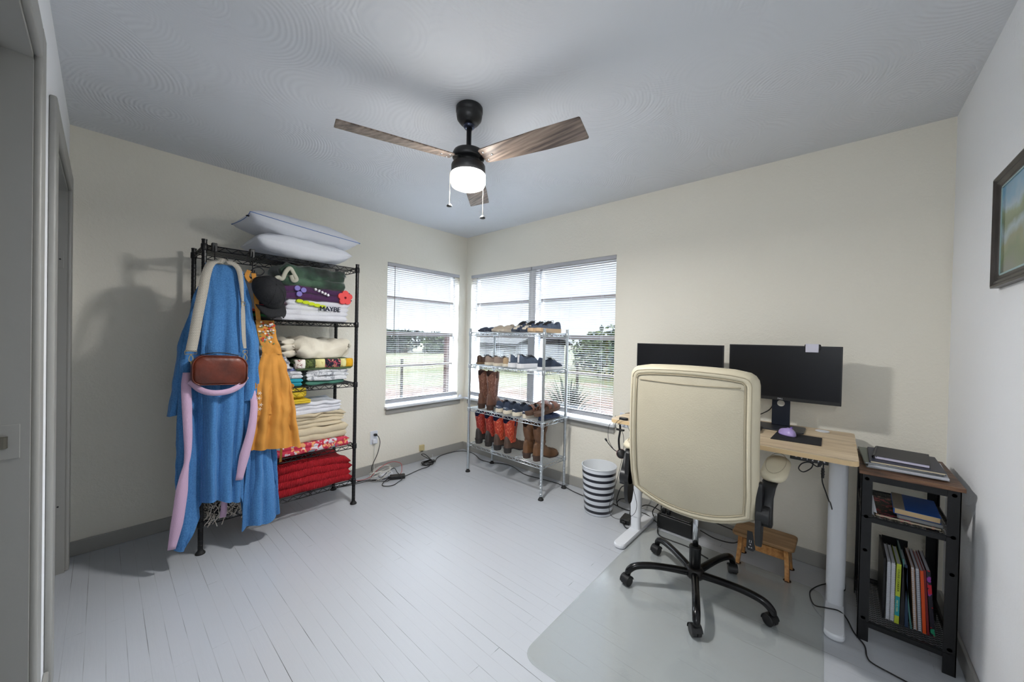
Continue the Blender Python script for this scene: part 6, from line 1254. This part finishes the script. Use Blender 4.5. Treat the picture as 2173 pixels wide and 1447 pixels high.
def tree(label, x, y, r, h, m, trunk=.6, leaf=.16, n=900, name='tree', cat='tree', group=None, th=.10):
    t = thing(name, label, cat, (x, y, G), 0, group)
    b = MB(); b.tube([(0,0,-.05),(r*.05,0,h*.3),(0,r*.04,h*.72)], [th,th*.8,th*.3], 8)
    for k in range(4):
        a = k*1.7; b.tube([(0,0,h*.35),(r*.4*math.cos(a), r*.4*math.sin(a), h*.6)], [th*.5,th*.2], 6)
    b.build('trunk', M_bark, t, smooth=True)
    f = MB(); blobs = [(random.uniform(-1,1)*r*.6, random.uniform(-1,1)*r*.6, lerp(h*trunk*.55, h*.86, random.random()), random.uniform(.35,.6)*r) for _ in range(12)]
    for i in range(n):
        bx_, by_, bz_, br_ = random.choice(blobs); d_ = Vector((random.gauss(0,1), random.gauss(0,1), random.gauss(0,.8))).normalized()*br_*random.uniform(.7,1.05)
        p = Vector((bx_, by_, bz_))+d_; p.z = max(.1, min(h, p.z)); u_ = Vector((random.gauss(0,1),random.gauss(0,1),random.gauss(0,1))).normalized(); v_ = u_.cross(Vector((random.gauss(0,1),random.gauss(0,1),random.gauss(0,1)))).normalized()
        s = leaf*random.uniform(.6,1.4); f.add([p+u_*s, p+v_*s*.5, p-u_*s, p-v_*s*.5], [(0,1,2,3)])
    f.build('foliage', m, t)
    return t
# tree line seen through the left window (beyond the field), and the trees behind the double window
for i, (x, y, r, h, m, lb) in enumerate((
    (-34, 13.5, 2.9, 2.2, M_leafd, 'low dark tree at the left end of the tree line beyond the field'),
    (-33, 18.2, 2.9, 2.3, M_leafd, 'low dark tree beyond the field, second from the left in the line'),
    (-31, 22.8, 2.9, 2.1, M_leafl, 'low light green tree in the middle of the line beyond the field'),
    (-31, 27.3, 2.9, 2.2, M_leafd, 'low dark tree right of the light green one beyond the field'),
    (-28, 31.6, 2.9, 2.0, M_leafl, 'low light green tree beyond the field, nearest the brick post'))):
    tree(lb, x, y, r, h, m, .3, .3, 900, group='trees beyond the field')
for i, (x, y, r, h, m, lb) in enumerate((
    (-7.6, 17.5, 1.6, 2.3, M_leafl, 'leafy tree beyond the wire fence, right of the white house'),
    (-4.6, 14, 1.6, 2.3, M_leafl, 'bushy green tree beyond the wire fence, toward the desk side of the window'),
    (-2.2, 10.6, 1.5, 2.4, M_leafl, 'green tree beyond the wire fence at the desk-side edge of the window'),
    (-8.8, 24, 2.3, 2.6, M_leafd, 'dark tree behind the leafy trees in the double window'),
    (-2.0, 20, 2.3, 2.6, M_leafd, 'dark tree furthest behind at the right of the double window'))):
    tree(lb, x, y, r, h, m, .4, .15, 1100, group='trees behind the wire fence')
for x, y, h, lb in ((-.65, 3.2, 1.1, 'spiky shrub outside close to the double window, nearer the desk'), (.75, 2.0, .8, 'smaller spiky shrub outside right beside the double window')):
    t = thing('spiky_shrub', lb, 'shrub', (x, y, G)); f = MB()
    for i in range(170):
        a = random.uniform(0, 2*pi); e = random.uniform(.1, 1.3); L_ = h*random.uniform(.6, 1.0); d_ = Vector((math.cos(a)*math.cos(e), math.sin(a)*math.cos(e), math.sin(e)))
        p0 = Vector((0,0,.25*h))+d_*.05; p1 = p0+d_*L_*.6; p2 = p0+d_*L_-Vector((0,0,.25*L_*math.cos(e))); s_ = d_.cross(Vector((0,0,1))).normalized()*.018
        f.add([p0-s_, p0+s_, p1+s_, p1-s_, p2], [(0,1,2,3), (3,2,4)])
    f.build('fronds', M_leafd, t); MB().cyl((0,0,-.02), (0,0,.35*h), .09, .07, 10).build('trunk', M_bark, t)
# wire fence
ft = thing('wire_fence', 'welded wire yard fence on thin posts seen through the blinds', 'fence', (-5.2, 5.2, G)); off = ft.location
pts = [(-5.4, -4), (-5.3, 1.2), (-5.2, 5.2), (-1.5, 5.6), (3.5, 6.0)]
M_wire = mat('fence_wire', dk((84,80,76)), .6, metal=.4)
w = MB()
for (x0, y0), (x1, y1) in zip(pts, pts[1:]):
    Ln = math.hypot(x1-x0, y1-y0)
    for k in range(9): w.cyl((x0,y0,G+.05+k*.14), (x1,y1,G+.05+k*.14), .0022, n=4)
    n = int(Ln/.15)
    for k in range(n+1): w.cyl((lerp(x0,x1,k/n), lerp(y0,y1,k/n), G), (lerp(x0,x1,k/n), lerp(y0,y1,k/n), G+1.2), .0016, n=4)
w.build('wire_mesh', M_wire, ft, off)
for x, y in ((-5.35,-1.4),(-5.3,.62),(-5.25,2.4),(-5.2,5.2),(-3.4,5.4),(-1.9,5.56),(-.6,5.68),(1.0,5.8)):
    MB().bx(x-.025, x+.025, y-.025, y+.025, G, G+1.28).build('fence_post', mat('fence_post_wood', dk((92,80,66)), .9), ft, off)
# brick porch post
def brick():
    m = mat('red_brick', dk((130,70,55)), .9); L = m.node_tree.links; b = m.node_tree.nodes['Principled BSDF']; tc = nd(m, 'ShaderNodeTexCoord')
    br = nd(m, 'ShaderNodeTexBrick', Scale=1); br.inputs['Brick Width'].default_value = .2; br.inputs['Row Height'].default_value = .075; br.inputs['Mortar Size'].default_value = .006
    br.inputs['Color1'].default_value = lin(dk((136,70,56))); br.inputs['Color2'].default_value = lin(dk((112,58,48))); br.inputs['Mortar'].default_value = lin(dk((150,128,118)))
    mp = nd(m, 'ShaderNodeMapping'); mp.inputs['Rotation'].default_value = (pi/2, 0, 0); L.new(tc.outputs['Object'], mp.inputs[0]); L.new(mp.outputs[0], br.inputs[0]); L.new(br.outputs[0], b.inputs['Base Color']); return m
tag(MB().bx(-2.1, -1.9, 1.32, 1.46, G, 1.32).build('brick_post', brick(), org=(-2, 1.4, G)), 'red brick post standing outside at the right edge of the left window', 'post')
# white outbuilding seen through the double window
hb = thing('white_shed', 'small white sided outbuilding with grey roof beyond the yard', 'building', (-13, 13.5, G), .0); off = hb.location
MB().bx(-16.5, -10.6, 13, 18, G, .9).build('wall', mat('white_siding', dk((225,226,226),.055), .7, rib=('Z', 5.5, .5)), hb, off)
m_ = MB(); m_.add([(-16.9,12.6,.85),(-10.2,12.6,.85),(-10.2,15.5,1.75),(-16.9,15.5,1.75),(-10.2,18.4,.85),(-16.9,18.4,.85),(-16.9,12.6,.95),(-10.2,12.6,.95),(-10.2,15.5,1.85),(-16.9,15.5,1.85),(-10.2,18.4,.95),(-16.9,18.4,.95)],
  [(0,1,2,3),(3,2,4,5),(6,9,8,7),(9,11,10,8),(0,6,7,1),(5,4,10,11),(1,7,8,2),(2,8,10,4),(0,3,9,6),(3,5,11,9)]); m_.build('roof', mat('grey_shingle', dk((110,108,106)), .9), hb, off)
MB().bx(-12.5, -11.5, 12.97, 13.02, G, .6).build('door', mat('pale_door', dk((200,204,206)), .6), hb, off)
tag(MB().bx(-3.75, -3.1, 1.85, 2.2, G, G+.42).build('black_planter_crate', M_rubber, org=(-3.4,2,G), bev=.02), 'low black crate on the red dirt outside the left window', 'crate')

for _n in ('yard_ground','dark_foliage','light_foliage','bark','white_siding','grey_shingle','fence_post_wood','red_brick'):
    if _n in MC: MC[_n].node_tree.nodes['Principled BSDF'].inputs['Specular IOR Level'].default_value = 0.05
